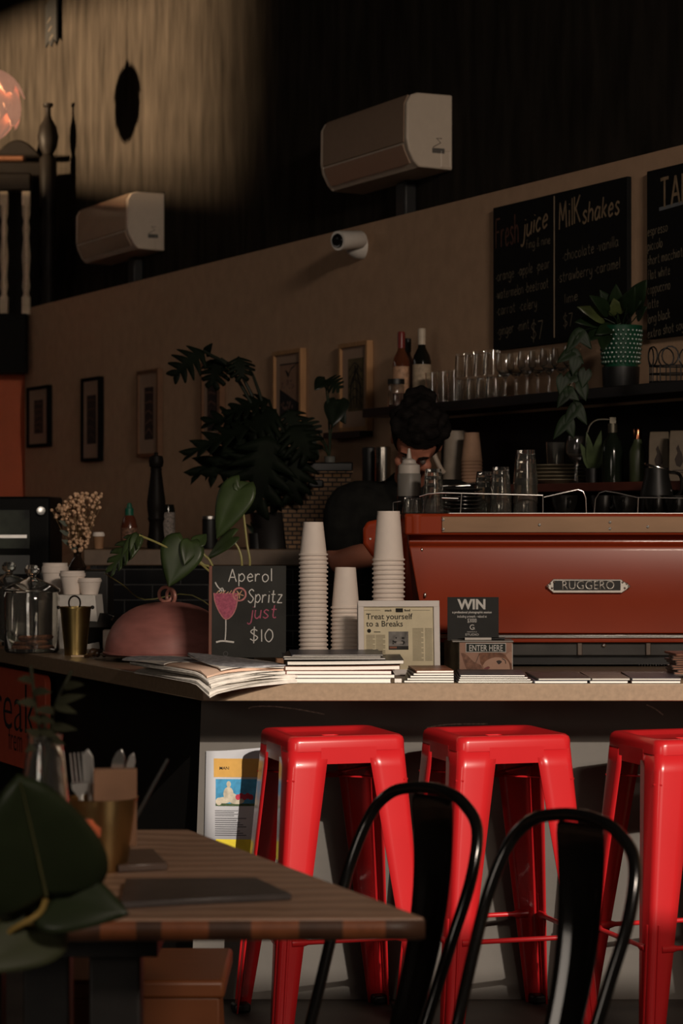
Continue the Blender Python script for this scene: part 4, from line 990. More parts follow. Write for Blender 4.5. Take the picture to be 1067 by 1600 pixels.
# ------------------------------------------------------------------ espresso machine
YM = 6.95
def mx(px, Y=YM): return (px-CX)/F*Y
def mz(py, Y=YM): return EYE-(py-CY)/F*Y
M_org = mat('orange_enamel', (.31, .040, .012), .30, var=.05, scale=5, coat=.12, spec=.3)
X0, X1 = mx(632), mx(632)+.96
o = Vector((X0, YM, HCN))
t = thing('espresso_machine', 'large glossy orange espresso machine seen from its back on the worktop', 'espresso machine', o); LX = X1-X0
def Z(py): return mz(py)-HCN
b = MB()
b.prism([(-.012, Z(836)), (-.012, Z(804)), (-.004, Z(802.5)), (.5, Z(802.5)), (.5, Z(836))], .0, LX, 'X'); b.build('top_tray', M_org, t, bevel=.006)
b = MB(); pr = [(.045, Z(834)), (.040, Z(849)), (-.004, Z(853)), (-.008, Z(860)), (.002, Z(940)), (-.002, Z(990)), (.4, Z(990)), (.4, Z(834))]
nn = len(pr); xa = lambda z: .012+max(0, min(1, (Z(853)-z)/(Z(853)-Z(945))))*.030
vs = [(xa(z), y, z) for y, z in pr]+[(LX-xa(z), y, z) for y, z in pr]
b.add(vs, [tuple(reversed(range(nn))), tuple(range(nn, 2*nn))]+[(i, (i+1) % nn, nn+(i+1) % nn, nn+i) for i in range(nn)]); b.build('back_panel', M_org, t, bevel=.004)
b = MB(); b.box((mx(690)-X0+ (LX-.11)/2, -.0145, Z(819.5)), (LX-.11, .005, m_at(25, YM))); b.build('trim_strip', mat('brushed_bronze', (.22, .135, .082), .38, .7, var=.12, scale=5, stretch=(1, 1, 4)), t, bevel=.001)
for px, py in ((692, 812), (692, 827), (842, 820), (952, 816), (952, 826), (1011, 823)):
    b = MB(); b.M = Matrix.Translation((mx(px)-X0, -.017, Z(py))) @ Matrix.Rotation(PI/2, 4, 'X'); b.lathe([(.0045, 0), (.004, .002), (.0015, .003), (.0, .0015)], 12); b.build('screw', M_steel, t)
b = MB(); b.M = Matrix.Translation((.033, .018, 0)); b.lathe([(.033, Z(834)), (.033, Z(804)), (0, Z(803))], 20); b.build('corner_cap', M_org, t)
b = MB(); b.box((LX/2+.03, -.010, Z(994)), (LX-.05, .012, m_at(6, YM))); b.build('chrome_bar', M_chrome, t, bevel=.002)
b = MB(); b.box((LX/2+.03, .18, Z(1000.5)), (LX-.06, .38, m_at(6.5, YM))); b.build('lower_lip', M_org, t, bevel=.003)
b = MB(); b.box((LX/2+.035, .20, Z(1014.5)), (LX-.09, .38, m_at(21, YM))); b.build('frame', mat('cast_grey', (.045, .042, .038), .45, .2, var=.3, scale=9), t, bevel=.003)
for px in (700, 906, 1013):
    b = MB(); b.box((mx(px)-X0, .006, Z(1014)), (.014, .012, m_at(20, YM))); b.build('bracket', mat('bracket_grey', (.14, .11, .09), .45, .5), t, bevel=.002)
b = MB(); b.M = Matrix.Translation((mx(944)-X0, .012, Z(1008))) @ Matrix.Rotation(PI/2, 4, 'X'); b.lathe([(.006, 0), (.006, .01), (.003, .012), (.003, .004)], 14); b.build('bolt', M_chrome, t)
for x in (.10, .42, LX-.10):
    b = MB(); b.lathe([(.028, 0), (.028, .008), (.02, .012), (.02, Z(1024))], 18, (x, .10, 0)); b.build('foot', M_black, t)
b = MB(); b.box((LX/2, .23, Z(1024)/2+.004), (LX-.08, .40, Z(1026)-.002)); b.build('drain_box', M_black, t)
b = MB()
for k in range(11): b.box((mx(1003)-X0+k*m_at(4.4, YM), .10, Z(1043)), (.0022, .08, .034))
b.build('vent_grille', mat('grille', (.16, .15, .14), .4, .6), t)
# left wing plate with its bolt
b = MB(); yw = YM+.30; w0, w1 = mx(567, yw)-X0, mx(650, yw)-X0
zz = lambda py: mz(py, yw)-HCN
b.prism([(w0, zz(850)), (w0, zz(826)), (w0+.012, zz(815)), (w0+.04, zz(812)), (w1, zz(808)), (w1, zz(885)), (w0+.03, zz(872))], .30, .33, 'Y'); b.build('side_wing', M_org, t, bevel=.010, bseg=3)
b = MB(); b.M = Matrix.Translation((w0+.022, .298, zz(842))) @ Matrix.Rotation(PI/2, 4, 'X'); b.lathe([(.004, 0), (.003, .003), (0, .003)], 10); b.build('screw', M_steel, t)
b = MB(); b.box((.05, .34, Z(915)), (.09, .10, m_at(150, YM))); b.build('side_panel', M_org, t, bevel=.01)
for px, py in ((659, 859), (664, 930)):
    b = MB(); b.sphere((mx(px)-X0, -.006, Z(py)), .006, 12, 8, (.7, .6, 1.4 if py > 900 else 1)); b.build('stud', M_chrome, t)
# badge
bx0, bx1, bz = mx(852)-X0, mx(985)-X0, Z(915.5); hb_ = m_at(22, YM)/2; bc = (bx0+bx1)/2
b = MB(); b.prism([(bx0, bz), (bx0+.012, bz+hb_*.5), (bx0+.022, bz+hb_), (bx1-.028, bz+hb_*.95), (bx1-.014, bz+hb_*.45), (bx1, bz), (bx1-.014, bz-hb_*.6), (bx1-.026, bz-hb_), (bx0+.022, bz-hb_), (bx0+.010, bz-hb_*.5)], -.012, -.004, 'Y')
b.build('badge', mat('badge_metal', (.62, .58, .53), .38, .75), t, bevel=.002)
b = MB(); b.prism([(bx0+.022, bz-hb_*.62), (bx1-.03, bz-hb_*.62), (bx1-.03, bz+hb_*.78), (bx0+.022, bz+hb_*.78)], -.0126, -.012, 'Y'); b.build('badge_field', mat('badge_dark', (.012, .010, .009), .5), t)
b = MB(); printed(b, 'RUGGERO', bc-.001, bz-hb_*.46, hb_*1.75, -.0135, 'CENTER', .0, .92); b.build('badge_lettering', mat('badge_letters', (.74, .70, .64), .4, .6), t, solid=.002)
for s_, xx in ((1, bx0+.006), (-1, bx1-.006)):
    b = MB()
    for k in range(4): b.sphere((xx+s_*.006*k, -.013, bz+(hb_*.55 if k % 2 else -hb_*.35)*(.4+.2*k)), .0035, 8, 6)
    b.sphere((xx, -.013, bz), .0035, 8, 6); b.build('badge_ornament', M_chrome, t)
# cup rails
YR = YM+.05; zr0 = Z(803); rw = .0022
def rail(pts, name='cup_rail'):
    b = MB(); b.tube([(mx(px, YR)-X0, YR-YM, mz(py, YR)-HCN) for px, py in pts], rw, 7); b.build(name, M_chrome, t)
rail([(655, 776), (668, 772), (690, 770), (848, 774)]); rail([(848, 802), (848, 774)]); rail([(719, 802), (721, 771)])
rail(smooth2 := [(850, 777), (880, 770), (903, 765), (911, 768), (915, 778), (916, 802)]); rail([(928, 802), (930, 780), (936, 770), (946, 767), (965, 770), (995, 777), (1067, 778)]); rail([(997, 777), (996, 802)])
rail([(690, 778), (716, 779)]); rail([(614, 802), (614, 785), (626, 783)])
b = MB(); b.box((LX/2+.06, .25, zr0+.0015), (LX-.14, .44, .003)); b.build('warming_plate', M_steel, t)
ZT = HCN+zr0+.003
# ---- on the machine
def on_m(px, Y): p = P(px, 800, Y); return Vector((p.x, p.y, ZT))
tum = MB().lathe(glass_prof(.026, .036, .098, base=.012), 24).mesh('tumbler', glass)
def stack(px, Y, n, step, where, s_=1.0, me=None):
    for k in range(n):
        z = (.098+step*(n-1-k))
        oo = put(me or tum, 'tumbler', on_m(px, Y)+Vector((0, 0, z*s_)), '%s clear tumbler of the upturned stack %s' % ('topmost' if k == 0 else ORD[k], where), 'glass', 'upturned tumblers on the machine', True); oo.scale = (s_, s_, s_)
stack(821, 7.08, 4, .027, 'nearest the black cups on the machine', 1.03)
stack(782, 7.07, 3, .024, 'second from the black cups on the machine', .92)
stack(757, 7.17, 3, .019, 'set back between saucers and cups', .9)
stack(677, 7.06, 3, .024, 'right beside the squeeze bottle on the machine', .88)
put(tum, 'tumbler', on_m(698, 7.18)+Vector((0, 0, .062)), 'low clear glass beside the dark saucers', 'glass', None, True).scale = (.7, .7, .63)
for k, px in enumerate((637, 650)): put(tum, 'tumbler', on_m(px, 7.12)+Vector((0, 0, .045)), ('left' if k == 0 else 'right')+' low glass in front of the squeeze bottle', 'glass', None, True).scale = (.5, .5, .46)
sauc = MB().lathe([(0, 0), (.026, 0), (.030, .003), (.060, .012), (.0605, .0145), (.0585, .0145), (.030, .006), (0, .006)], 32).mesh('saucer', mat('saucer_dark', (.02, .018, .016), .25, coat=.5))
for k in range(6): put(sauc, 'saucer', on_m(722, 7.16)+Vector((0, 0, .0115*(5-k))), '%s dark saucer of the stack behind the cup rail' % ('topmost' if k == 0 else ORD[k]), 'saucer', 'dark saucers on the machine')
for k in range(3):
    b = MB(); a = .4+.5*k
    b.tube([(-.06, .01*k, .079), (.02, -.01, .080+.004*k), (.045, -.012, .081+.004*k)], .0022, 6); b.sphere((.055, -.012, .083+.004*k), .012, 10, 6, (1.3, .8, .25))
    tag(b.build('teaspoon', M_chrome, None, on_m(712+8*k, 7.15), a-.5), ['left', 'middle', 'right'][k]+' small steel spoon lying on the dark saucers', 'spoon', 'spoons on the saucers')
t = thing('squeeze_bottle', 'translucent squeeze bottle with a pointed white nozzle on the machine', 'bottle', on_m(639, 7.22))
s_ = 7.22/F; hz = lambda py: EYE-(py-800)*s_-ZT
b = MB(); b.lathe([(0, 0), (.034, 0), (.0355, .004), (.0355, hz(742)), (.031, hz(738)), (0, hz(738))], 24); b.build('body', mat('squeeze_plastic', (.15, .14, .125), .4, var=.03, spec=.3), t)
b = MB(); b.lathe([(.0359, .001), (.0362, .05), (0, .05)], 24); b.build('dark_syrup', mat('syrup', (.012, .010, .009), .3), t)
b = MB(); b.lathe([(.033, hz(740)), (.033, hz(727)), (.022, hz(724)), (.020, hz(719)), (.008, hz(716)), (.0035, hz(701)), (0, hz(700))], 24); b.build('nozzle_cap', mat('nozzle_white', (.40, .36, .32), .45), t)
M_mug = mat('black_mug', (.006, .0055, .005), .3, spec=.35)
mug = [(0, 0), (.024, 0), (.027, .004), (.036, .028), (.040, .052), (.0375, .052), (.033, .028), (.022, .008), (0, .008)]
for k, px in enumerate((882, 943, 976, 1026, 1058)):
    Y = 7.12 if k % 2 == 0 else 7.17
    tt = thing('coffee_cup', '%s black coffee cup from the left behind the cup rail' % n3[k], 'cup', on_m(px, Y), random.uniform(-2, -1), 'black cups on the machine')
    b = MB(); b.lathe(mug, 24); b.build('bowl', M_mug, tt); b = MB(); b.tube(smooth_line([(.036, 0, .042), (.055, 0, .042), (.06, 0, .03), (.05, 0, .016), (.033, 0, .016)]), .004, 7); b.build('handle', M_mug, tt)
t = thing('milk_jug', 'matt black steaming jug with a bright rim on the machine', 'jug', on_m(1026, 7.32))
hh = hz(728)
b = MB(); b.lathe([(0, 0), (.046, 0), (.050, .01), (.050, hh*.45), (.037, hh*.8), (.036, hh*.97), (.034, hh*.97), (.035, hh*.8), (.047, hh*.45), (.046, .012), (0, .012)], 28); b.build('body', mat('jug_black', (.008, .008, .0075), .42, spec=.3), t)
b = MB(); b.tube([(.036*math.cos(a), .036*math.sin(a), hh*.97-.010*math.cos(a)+.002) for a in [2*PI*i/24 for i in range(24)]], .0022, 6, True); b.build('rim', M_chrome, t)
b = MB(); b.tube(smooth_line([(.036, 0, hh*.88), (.07, 0, hh*.82), (.075, 0, hh*.5), (.05, 0, hh*.3)]), .005, 8); b.build('handle', M_blackgloss, t)

# ------------------------------------------------------------------ paper cups on the worktop
def cup_mesh(rr_, rb, h):
    return MB().lathe([(0, .006), (rb-.0015, .006), (rb-.001, 0), (rb, 0), (rr_-.003, h-.004), (rr_, h-.003), (rr_+.0012, h-.0005), (rr_, h+.002), (rr_-.003, h), (rb-.0025, .010), (0, .010)], 32).mesh('paper_cup', M_cup)
def cup_stack(px, Y, rr_, rb, h, step, n, where, grp):
    me = cup_mesh(rr_, rb, h); p = P(px, 800, Y)
    for k in range(n):
        put(me, 'paper_cup', Vector((p.x+random.uniform(-.0005, .0005), p.y, HCN+.002+h+step*(n-1-k))), '%s white paper cup of the %s' % ('topmost' if k == 0 else ORD[k], where), 'cup', grp, True)
def count(py_top, Y, h, step): return int(round((EYE-(py_top-800)/F*Y-HCN-h)/step))+1
Yc = 6.78; n = count(815, Yc, .092, .0122)
cup_stack(489.5, Yc, .0405, .0275, .092, (mz(815, Yc)-HCN-.092-.003)/(n-1), n, 'tallest stack, left of three', 'upturned cups in the left stack')
Yc = 6.80; n = count(886, Yc, .113, .0118)
cup_stack(540, Yc, .0415, .029, .113, (mz(886, Yc)-HCN-.113-.003)/(n-1), n, 'shortest stack, middle of three', 'upturned cups in the middle stack')
Yc = 6.80; n = count(798, Yc, .137, .0128)
cup_stack(607, Yc, .0455, .0315, .137, (mz(798, Yc)-HCN-.137-.003)/(n-1), n, 'stack in front of the orange machine, right of three', 'upturned cups in the right stack')

# ------------------------------------------------------------------ chalk sign
Yg = 6.86
sx0, sx1 = mx(331, Yg), mx(447, Yg); zb_, zt2 = mz(1027, Yg)-HCN, mz(883, Yg)-HCN
t = thing('chalk_sign', 'small A-frame chalkboard advertising a pink spritz for $10', 'sign', ((sx0+sx1)/2, Yg, HCN)); W_ = sx1-sx0
tilt = Matrix.Rotation(math.radians(-7), 4, 'X')
M_pine = mat('sign_pine', (.36, .18, .09), .6, var=.2, stretch=(1, 1, .2), scale=50); M_pinered = mat('sign_edge', (.22, .075, .045), .5)
def S_(px, py): return (mx(px, Yg)-t.location.x, mz(py, Yg)-HCN)
ty = .045
def tl(mb): mb.M = Matrix.Translation((0, -ty*.45, 0)) @ tilt; return mb
b = tl(MB()); b.box((0, 0, (zb_+zt2)/2), (W_, .007, zt2-zb_)); b.build('board', M_board, t, bevel=.001)
for px in (337, 438):
    b = tl(MB()); b.box((S_(px, 0)[0], .010, zt2/2-.004), (.020, .013, zt2-.008)); b.build('leg', M_pine, t, bevel=.001)
b = tl(MB()); b.box((-W_/2-.004, .009, (zt2+.0)/2), (.010, .022, zt2)); b.build('side_rail', M_pinered, t, bevel=.001)
for px in (342, 434):
    b = MB(); b.M = Matrix.Translation((0, .105, 0)) @ Matrix.Rotation(math.radians(13), 4, 'X'); b.box((S_(px, 0)[0], 0, zt2/2-.004), (.018, .010, zt2-.014)); b.build('back_leg', M_pine, t, bevel=.001)
yf = -.0042
def pl(pts): return [Vector(S_(*p)) for p in smooth_line(pts)]
b = tl(MB()); W = .0030
x_, z_ = S_(357, 908); chalk(b, 'Aperol', x_, z_, m_at(20, Yg), W, yf, m_at(71, Yg), .0, jit=.03)
x_, z_ = S_(387, 941); chalk(b, 'Spritz', x_, z_, m_at(21, Yg), W, yf, m_at(57, Yg), .0, slant=.1)
x_, z_ = S_(391, 1002); chalk(b, '$10', x_, z_, m_at(20, Yg), W, yf, m_at(40, Yg), 0)
ribbon(b, pl([(353, 967), (353, 985), (352, 1001)]), .0032, yf); ribbon(b, pl([(338, 1003), (348, 1001), (366, 1003)]), .005, yf)
ribbon(b, pl([(336, 909), (340, 916), (347, 923)]), .0035, yf); ribbon(b, pl([(342, 924), (347, 918), (350, 925)]), .003, yf)
b.build('white_chalk', M_chalk, t)
b = tl(MB()); x_, z_ = S_(389, 966); chalk(b, 'just', x_, z_, m_at(22, Yg), .0034, yf, m_at(46, Yg), .02, slant=.15)
bowl = [(334, 926), (336, 940), (343, 956), (352, 967), (362, 962), (369, 948), (372, 926)]
pts = [Vector(S_(*p)) for p in bowl]; b.add([(p.x, yf+.0002, p.y) for p in pts], [tuple(range(len(pts)))])
b.build('pink_chalk', mat('chalk_rose', (.48, .12, .19), .95, var=.25, scale=160), t)
b = tl(MB()); ribbon(b, [Vector(S_(*p)) for p in smooth_line(bowl)], .003, yf-.0003)
cx_, cy_ = 374, 928
ribbon(b, [Vector(S_(cx_+10*math.cos(a), cy_+10*math.sin(a))) for a in [2*PI*i/22 for i in range(23)]], .0048, yf-.0004)
b.build('outline_chalk', mat('chalk_blush', (.62, .25, .25), .95, var=.2, scale=140), t)
b = tl(MB())
for k in range(5):
    a = 1.25*k+.3; ribbon(b, [Vector(S_(cx_, cy_)), Vector(S_(cx_+7*math.cos(a), cy_+7*math.sin(a)))], .0028, yf-.0006)
for k in range(6): ribbon(b, [Vector(S_(338+5*k, 927)), Vector(S_(342+5*k, 922+(k % 2)*2))], .0026, yf-.0006)
b.build('orange_chalk', mat('chalk_peach', (.66, .40, .25), .95, var=.2, scale=140), t)
b = tl(MB()); ribbon(b, [Vector(S_(353+3.5*math.cos(a), 1021+3.5*math.sin(a))) for a in [2*PI*i/12 for i in range(13)]], .0014, yf); b.build('logo', mat('chalk_grey', (.12, .12, .12), .9), t)

# potted vine cuttings behind the sign
o = Vector(P(374, 800, 7.10)); o.z = HCN
t = thing('vine_cutting', 'green-leaved vine cutting with long pale stems behind the chalk sign', 'plant', o)
b = MB(); b.lathe([(0, 0), (.04, 0), (.045, .01), (.04, .10), (.028, .15), (.030, .17), (.026, .17), (.024, .15), (.036, .10), (.04, .012), (0, .012)], 24); b.build('vase', mat('vase_green', (.02, .03, .02), .15, coat=.5), t)
M_stem = mat('stem_pale', (.33, .30, .10), .45, var=.15); M_vl = mat('leaf_vine', (.042, .066, .022), .40, var=.3, scale=14)
sb = MB()
def L3(px, py, Y=7.06): return P(px, py, Y)-o
mouth = Vector((0, 0, .165))
for pts in ([(390, 890), (386, 850), (380, 800), (374, 772)], [(378, 890), (374, 860), (362, 842)], [(335, 896), (318, 882), (300, 868), (286, 856)], [(333, 886), (320, 868), (306, 850)], [(331, 896), (262, 856), (217, 836)], [(226, 937), (192, 914), (164, 896)]):
    q_ = [L3(*p) for p in pts] if pts[0][0] != 226 else [L3(300, 930, 7.55), L3(226, 937, 7.6), L3(192, 914, 7.4), L3(164, 896, 7.1)]; sb.tube(smooth_line([mouth*.6]+q_), .0034 if pts[0][0] != 226 else .0018, 7)
sb.build('stem', M_stem, t)
for (bx, by, tx, ty, W_, nz, lob, dy) in [(374, 765, 334, 838, .118, (-.25, -1, .35), 0, -.02), (372, 768, 392, 752, .06, (.3, -1, .5), 0, .02), (288, 852, 262, 914, .135, (-.1, -1, .15), 0, -.03), (306, 850, 322, 832, .05, (.2, -.6, .8), 0, .02), (362, 840, 318, 868, .09, (0, -.6, .8), 0, .03),
                                          (217, 834, 162, 894, .10, (-.5, -.7, .6), 5, -.02), (214, 838, 186, 886, .05, (-.3, -1, .2), 0, -.03), (216, 836, 205, 872, .04, (.2, -1, .2), 0, -.04), (298, 846, 290, 880, .06, (.3, -1, .1), 0, -.04)]:
    b = MB(); A = L3(bx, by); B = L3(tx, ty, 7.06+dy); leaf_between(b, A, B, W_, nrm=nz, lobes=lob, split=.5, droop=.15, heart=.25 if W_ > .08 else .1); b.build('leaf', M_vl, t, solid=.001)
    b = MB(); n_ = Vector(nz).normalized()*.003; b.tube([A+n_, A.lerp(B, .55)+n_, B+n_-Vector((0, 0, .0))], [.0016, .0012, .0005], 5) if W_ > .11 and False else None

# ------------------------------------------------------------------ pink cloche on its dark stand
Yk = 7.30; o = Vector((mx(262, Yk), Yk, HCN))
t = thing('cake_stand', 'low dark round stand under the pink dome', 'stand', o)
b = MB(); rk = m_at(98, Yk); zk = mz(1020, Yk)-HCN
b.lathe([(0, 0), (.07, 0), (.075, .006), (.06, zk*.4), (.09, zk*.62), (rk+.012, zk*.75), (rk+.016, zk-.002), (0, zk-.002)], 40); b.build('top', mat('stand_dark', (.035, .020, .014), .45), t)
t = thing('cloche', 'dusty pink domed cloche with a ring handle on the counter', 'cloche', o+Vector((0, 0, zk)))
hk = mz(940, Yk)-HCN-zk
M_pink = mat('pink_metal', (.38, .145, .125), .5, var=.16, scale=14, stretch=(1, 1, 3))
b = MB(); pr = [(rk+.006, 0), (rk+.006, .004), (rk, .006)]+[(rk*math.cos(a)**.85, .006+(hk-.006)*math.sin(a)) for a in [math.radians(4+8.6*i) for i in range(10)]]+[(0, hk)]
b.lathe(pr, 48); b.build('dome', M_pink, t)
for dx, dz, ry in ((-.006, .022, .5), (.010, .016, -.9)):
    b = MB(); b.M = Matrix.Translation((dx, -.004, hk+dz)) @ Matrix.Rotation(ry, 4, 'Z') @ Matrix.Rotation(PI/2, 4, 'X')
    b.tube([(.022*math.cos(2*PI*i/24), .022*math.sin(2*PI*i/24), 0) for i in range(24)], .0052, 8, True); b.build('ring_handle', mat('pink_handle', (.46, .20, .155), .35), t)

# ------------------------------------------------------------------ left counter: jars, bucket, takeaway cups
def on_c(px, Y): return Vector((mx(px, Y), Y, HCN))
def cookie_jar(px, Y, r, h, label):
    t = thing('cookie_jar', label, 'jar', on_c(px, Y), 0, 'glass cookie jars on the left counter')
    b = MB(); b.lathe([(0, 0), (r*.93, 0), (r, .008), (r, h*.9), (r*.93, h), (r*.90, h), (r-.005, h*.89), (r-.005, .014), (0, .014)], 36); b.build('glass_body', glass, t)
    b = MB(); b.lathe([(r*1.02, h+.001), (r*1.03, h+.008), (r*.8, h+.022), (r*.25, h+.042), (.012, h+.048), (.014, h+.055), (.022, h+.062), (.024, h+.075), (.016, h+.086), (0, h+.088)], 32); b.build('lid', glass, t)
    return t
YJ = 7.72
hj = mz(925, YJ)-HCN
cookie_jar(50, YJ, m_at(43, YJ), hj, 'glass cookie jar with a knobbed lid nearest the brass bucket')
cookie_jar(14, 8.15, m_at(40, YJ), hj, 'glass cookie jar at the left edge, mostly behind the first')
M_cook = mat('cookie', (.26, .10, .045), .8, var=.35, scale=60, bump=.4)
ck = MB(); ck.lathe([(0, 0), (.030, .0), (.036, .006), (.030, .013), (0, .015)], 20); ckm = ck.mesh('cookie', M_cook)
for k, (dx, dy, z) in enumerate([(-.03, -.02, .015), (.038, -.02, .015), (0, .035, .015), (.02, -.03, .031), (-.03, .02, .031), (.035, -.018, .047), (-.01, 0, .047)]):
    put(ckm, 'cookie', on_c(50, YJ)+Vector((dx, dy, z)), 'brown cookie lying in the front glass jar, %s of its pile' % ('bottom layer' if z < .02 else 'middle layer' if z < .04 else 'top layer'), 'cookie', 'cookies in the front jar, '+('bottom' if z < .02 else 'middle' if z < .04 else 'top')+' layer')
YK2 = 7.55; o = on_c(118, YK2); r1, r0 = m_at(24.5, YK2), m_at(17, YK2); h = mz(948, YK2)-HCN
t = thing('bucket', 'small brass bucket with a ring handle between jar and pink dome', 'bucket', o)
b = MB(); b.lathe([(0, 0), (r0, 0), (r0, .003), (r1, h), (r1+.003, h), (r1+.003, h-.004), (r1-.003, h-.002), (r0-.003, .006), (0, .006)], 32); b.build('body', M_brass, t)
b = MB(); b.tube([(.020*math.cos(a)*.9-.002, -r1*.2, h+.012+.022*math.sin(a)) for a in [math.radians(-60+300*i/16) for i in range(17)]], .0028, 7); b.build('ring_handle', mat('ring_dark', (.02, .012, .008), .4, .6), t)
for s_ in (-1, 1):
    b = MB(); b.sphere((s_*(r1+.004), 0, h-.002), .006, 10, 8); b.build('lug', M_black, t)
o = on_c(131, 7.42)
b = MB(); b.box((0, 0, .005), (.078, .012, .005), .05); tag(b.build('wooden_stick', mat('pale_wood', (.55, .40, .26), .6), None, o), 'pale flat stick lying in front of the brass bucket', 'stick')
o = on_c(148, 7.38)
b = MB()
for k in range(3): b.tube(smooth_line([(-.03+.01*k, .0, .006), (-.01, -.01, .014+.006*k), (.015, .005, .022), (.03, .01*k, .006)]), .005, 7)
b.sphere((.008, -.005, .016), .012, 10, 8); tag(b.build('wire_tie', mat('tie_brown', (.05, .025, .012), .35), None, o), 'little dark tangled tie beside the pale stick', 'cord')
# white box with takeaway cups on top
YX = 7.95; o = on_c(128, YX); hx_ = mz(929, YX)-HCN; wx = m_at(62, YX)
t = thing('paper_box', 'white paper box carrying three takeaway cups behind the bucket', 'box', o, -.12)
b = MB(); b.add([(-wx*.62, -.06, 0), (wx*.56, -.06, 0), (wx*.52, .07, 0), (-wx*.6, .07, 0), (-wx*.55, -.05, hx_), (wx*.42, -.05, hx_), (wx*.42, .06, hx_), (-wx*.55, .06, hx_)], [(3, 2, 1, 0), (4, 5, 6, 7), (0, 1, 5, 4), (1, 2, 6, 5), (2, 3, 7, 6), (3, 0, 4, 7)]); b.build('carton', M_paper, t, bevel=.002)
def takeaway(px, Y, z, r, h, label):
    t = thing('takeaway_cup', label, 'cup', Vector((mx(px, Y), Y, z)), 0, 'takeaway cups on the white box')
    b = MB(); b.lathe([(0, 0), (r*.68, 0), (r*.95, h*.8), (0, h*.8)], 28); b.build('body', M_cup, t)
    b = MB(); b.lathe([(r*.97, h*.76), (r, h*.77), (r, h*.90), (r*.94, h*.92), (r*.93, h), (r*.86, h), (0, h*.97)], 28); b.build('lid', M_cup, t)
zc = HCN+hx_+.001
takeaway(140, 7.94, zc, m_at(19, 7.94), mz(903, 7.94)-zc, 'small lidded takeaway cup, right of the three by the bucket')
takeaway(113, 7.96, zc, m_at(20.5, 7.96), mz(892, 7.96)-zc, 'middle-height lidded takeaway cup between the other two')
Yq = 8.12; b = MB(); oo = on_c(85, Yq); hq = mz(945, Yq)-HCN; b.box((0, 0, hq/2), (.09, .08, hq)); tag(b.build('carton', mat('carton_grey', (.10, .085, .07), .8), None, oo), 'plain dark carton under the tallest takeaway cup', 'box')
takeaway(86, Yq, HCN+hq+.001, m_at(21, Yq), mz(880, Yq)-HCN-hq, 'tallest lidded takeaway cup, nearest the jar lids')
b = MB(); YQ = 7.75; b.box((0, 0, .035), (.035, .05, .07)); tag(b.build('card_holder', mat('holder_white', (.42, .35, .30), .6), None, on_c(170, YQ), bevel=.003), 'small pale block half behind the pink dome', 'block')
# card terminal silver arm
o = on_c(186, 7.9)
b = MB(); b.box((-.03, .02, .05), (.16, .09, .10), rot=Euler((.5, 0, 0))); t = b.build('card_terminal', mat('terminal_black', (.010, .010, .010), .3), None, o); tag(t, 'black card terminal behind the pink dome', 'terminal')
b = MB(); b.tube([(-.03, -.045, .115), (-.012, -.048, .108), (-.02, -.05, .095)], .0035, 6); b.build('chrome_tip', M_chrome, t)
# bud vase with dried flowers on a black till
YV = 8.35; zv = mz(891, YV); o = on_c(117, YV)
b = MB(); b.box((0, .06, (zv-HCN)/2), (.24, .20, zv-HCN)); tag(b.build('cash_box', mat('till_black', (.010, .009, .008), .5), None, o, bevel=.006), 'black box carrying the dried flowers behind the takeaway cups', 'box')
o = Vector((mx(121, YV), YV, zv))
t = thing('flower_vase', 'small dark glass vase of dried cream flowers', 'vase', o)
b = MB(); b.lathe([(0, 0), (.028, 0), (.032, .012), (.022, .03), (.013, .045), (.014, .075), (.012, .075), (.010, .045), (.02, .03), (.028, .012), (0, .006)], 24); b.build('glass', mat('vase_dark', (.02, .012, .008), .06, coat=.8), t)
sb = MB(); fb = MB(); gb = MB()
rnd = random.Random(3)
for k in range(330):
    u = rnd.random(); v = rnd.random()**.75
    py = 862-(862-770)*v; lo = 112-30*v**1.1; hi = 134+25*v
    px = lo+(hi-lo)*u
    lim = 770+max(0, (118-px))*.75 if px < 118 else 770-(px-118)*.0
    if py < lim: py = lim+rnd.random()*18
    p = P(px, py, YV+rnd.uniform(-.05, .05))-o
    fb.sphere(p, rnd.uniform(.0042, .0075), 7, 5)
    if k % 4 == 0: sb.tube(smooth_line([(0, 0, .06), (p.x*.35, p.y*.4, .08+p.z*.25), tuple(p)], 3), .0009, 4)
for px, py in ((81, 797), (157, 775), (156, 793)): 
    p = P(px, py, YV)-o; fb.sphere(p, .006, 8, 6); sb.tube([(0, 0, .06), (p.x*.5, 0, p.z*.55), tuple(p)], .0012, 4)
ob = fb.build('flower_heads', mat('dried_flower', (.66, .42, .26), .8, var=.4, scale=70), t); ob['kind'] = 'stuff'; sb.build('stems', mat('dry_stem', (.18, .11, .05), .7), t)
for px, py in ((97, 830), (100, 845), (96, 815), (110, 853)):
    A = P(px+8, py+4, YV-.02)-o; leaf_between(gb, A, P(px-4, py-2, YV-.03)-o, .018, nrm=(0, -1, .3), droop=.05)
gb.build('leaves', mat('leaf_sage', (.07, .085, .06), .6), t)
# ------------------------------------------------------------------ framed article
YA = 6.62
ax0, ax1 = mx(559, YA), mx(687, YA); W_ = ax1-ax0; ah = mz(939, YA)-HCN
t = thing('framed_article', 'white framed newspaper article standing in front of the paper cups', 'picture', ((ax0+ax1)/2, YA, HCN), .05)
tilt = Matrix.Translation((0, -.02, 0)) @ Matrix.Rotation(math.radians(-9), 4, 'X'); ah /= math.cos(math.radians(9)); fw = m_at(9.5, YA)
def A_(): b = MB(); b.M = tilt; return b
b = A_()
for c_, d_ in (((0, 0, fw/2), (W_, .014, fw)), ((0, 0, ah-fw/2), (W_, .014, fw)), ((-W_/2+fw/2, 0, ah/2), (fw, .014, ah-2*fw)), ((W_/2-fw/2, 0, ah/2), (fw, .014, ah-2*fw))): b.box(c_, d_)
b.build('frame', mat('frame_white', (.72, .67, .63), .45, var=.04), t, bevel=.0015)
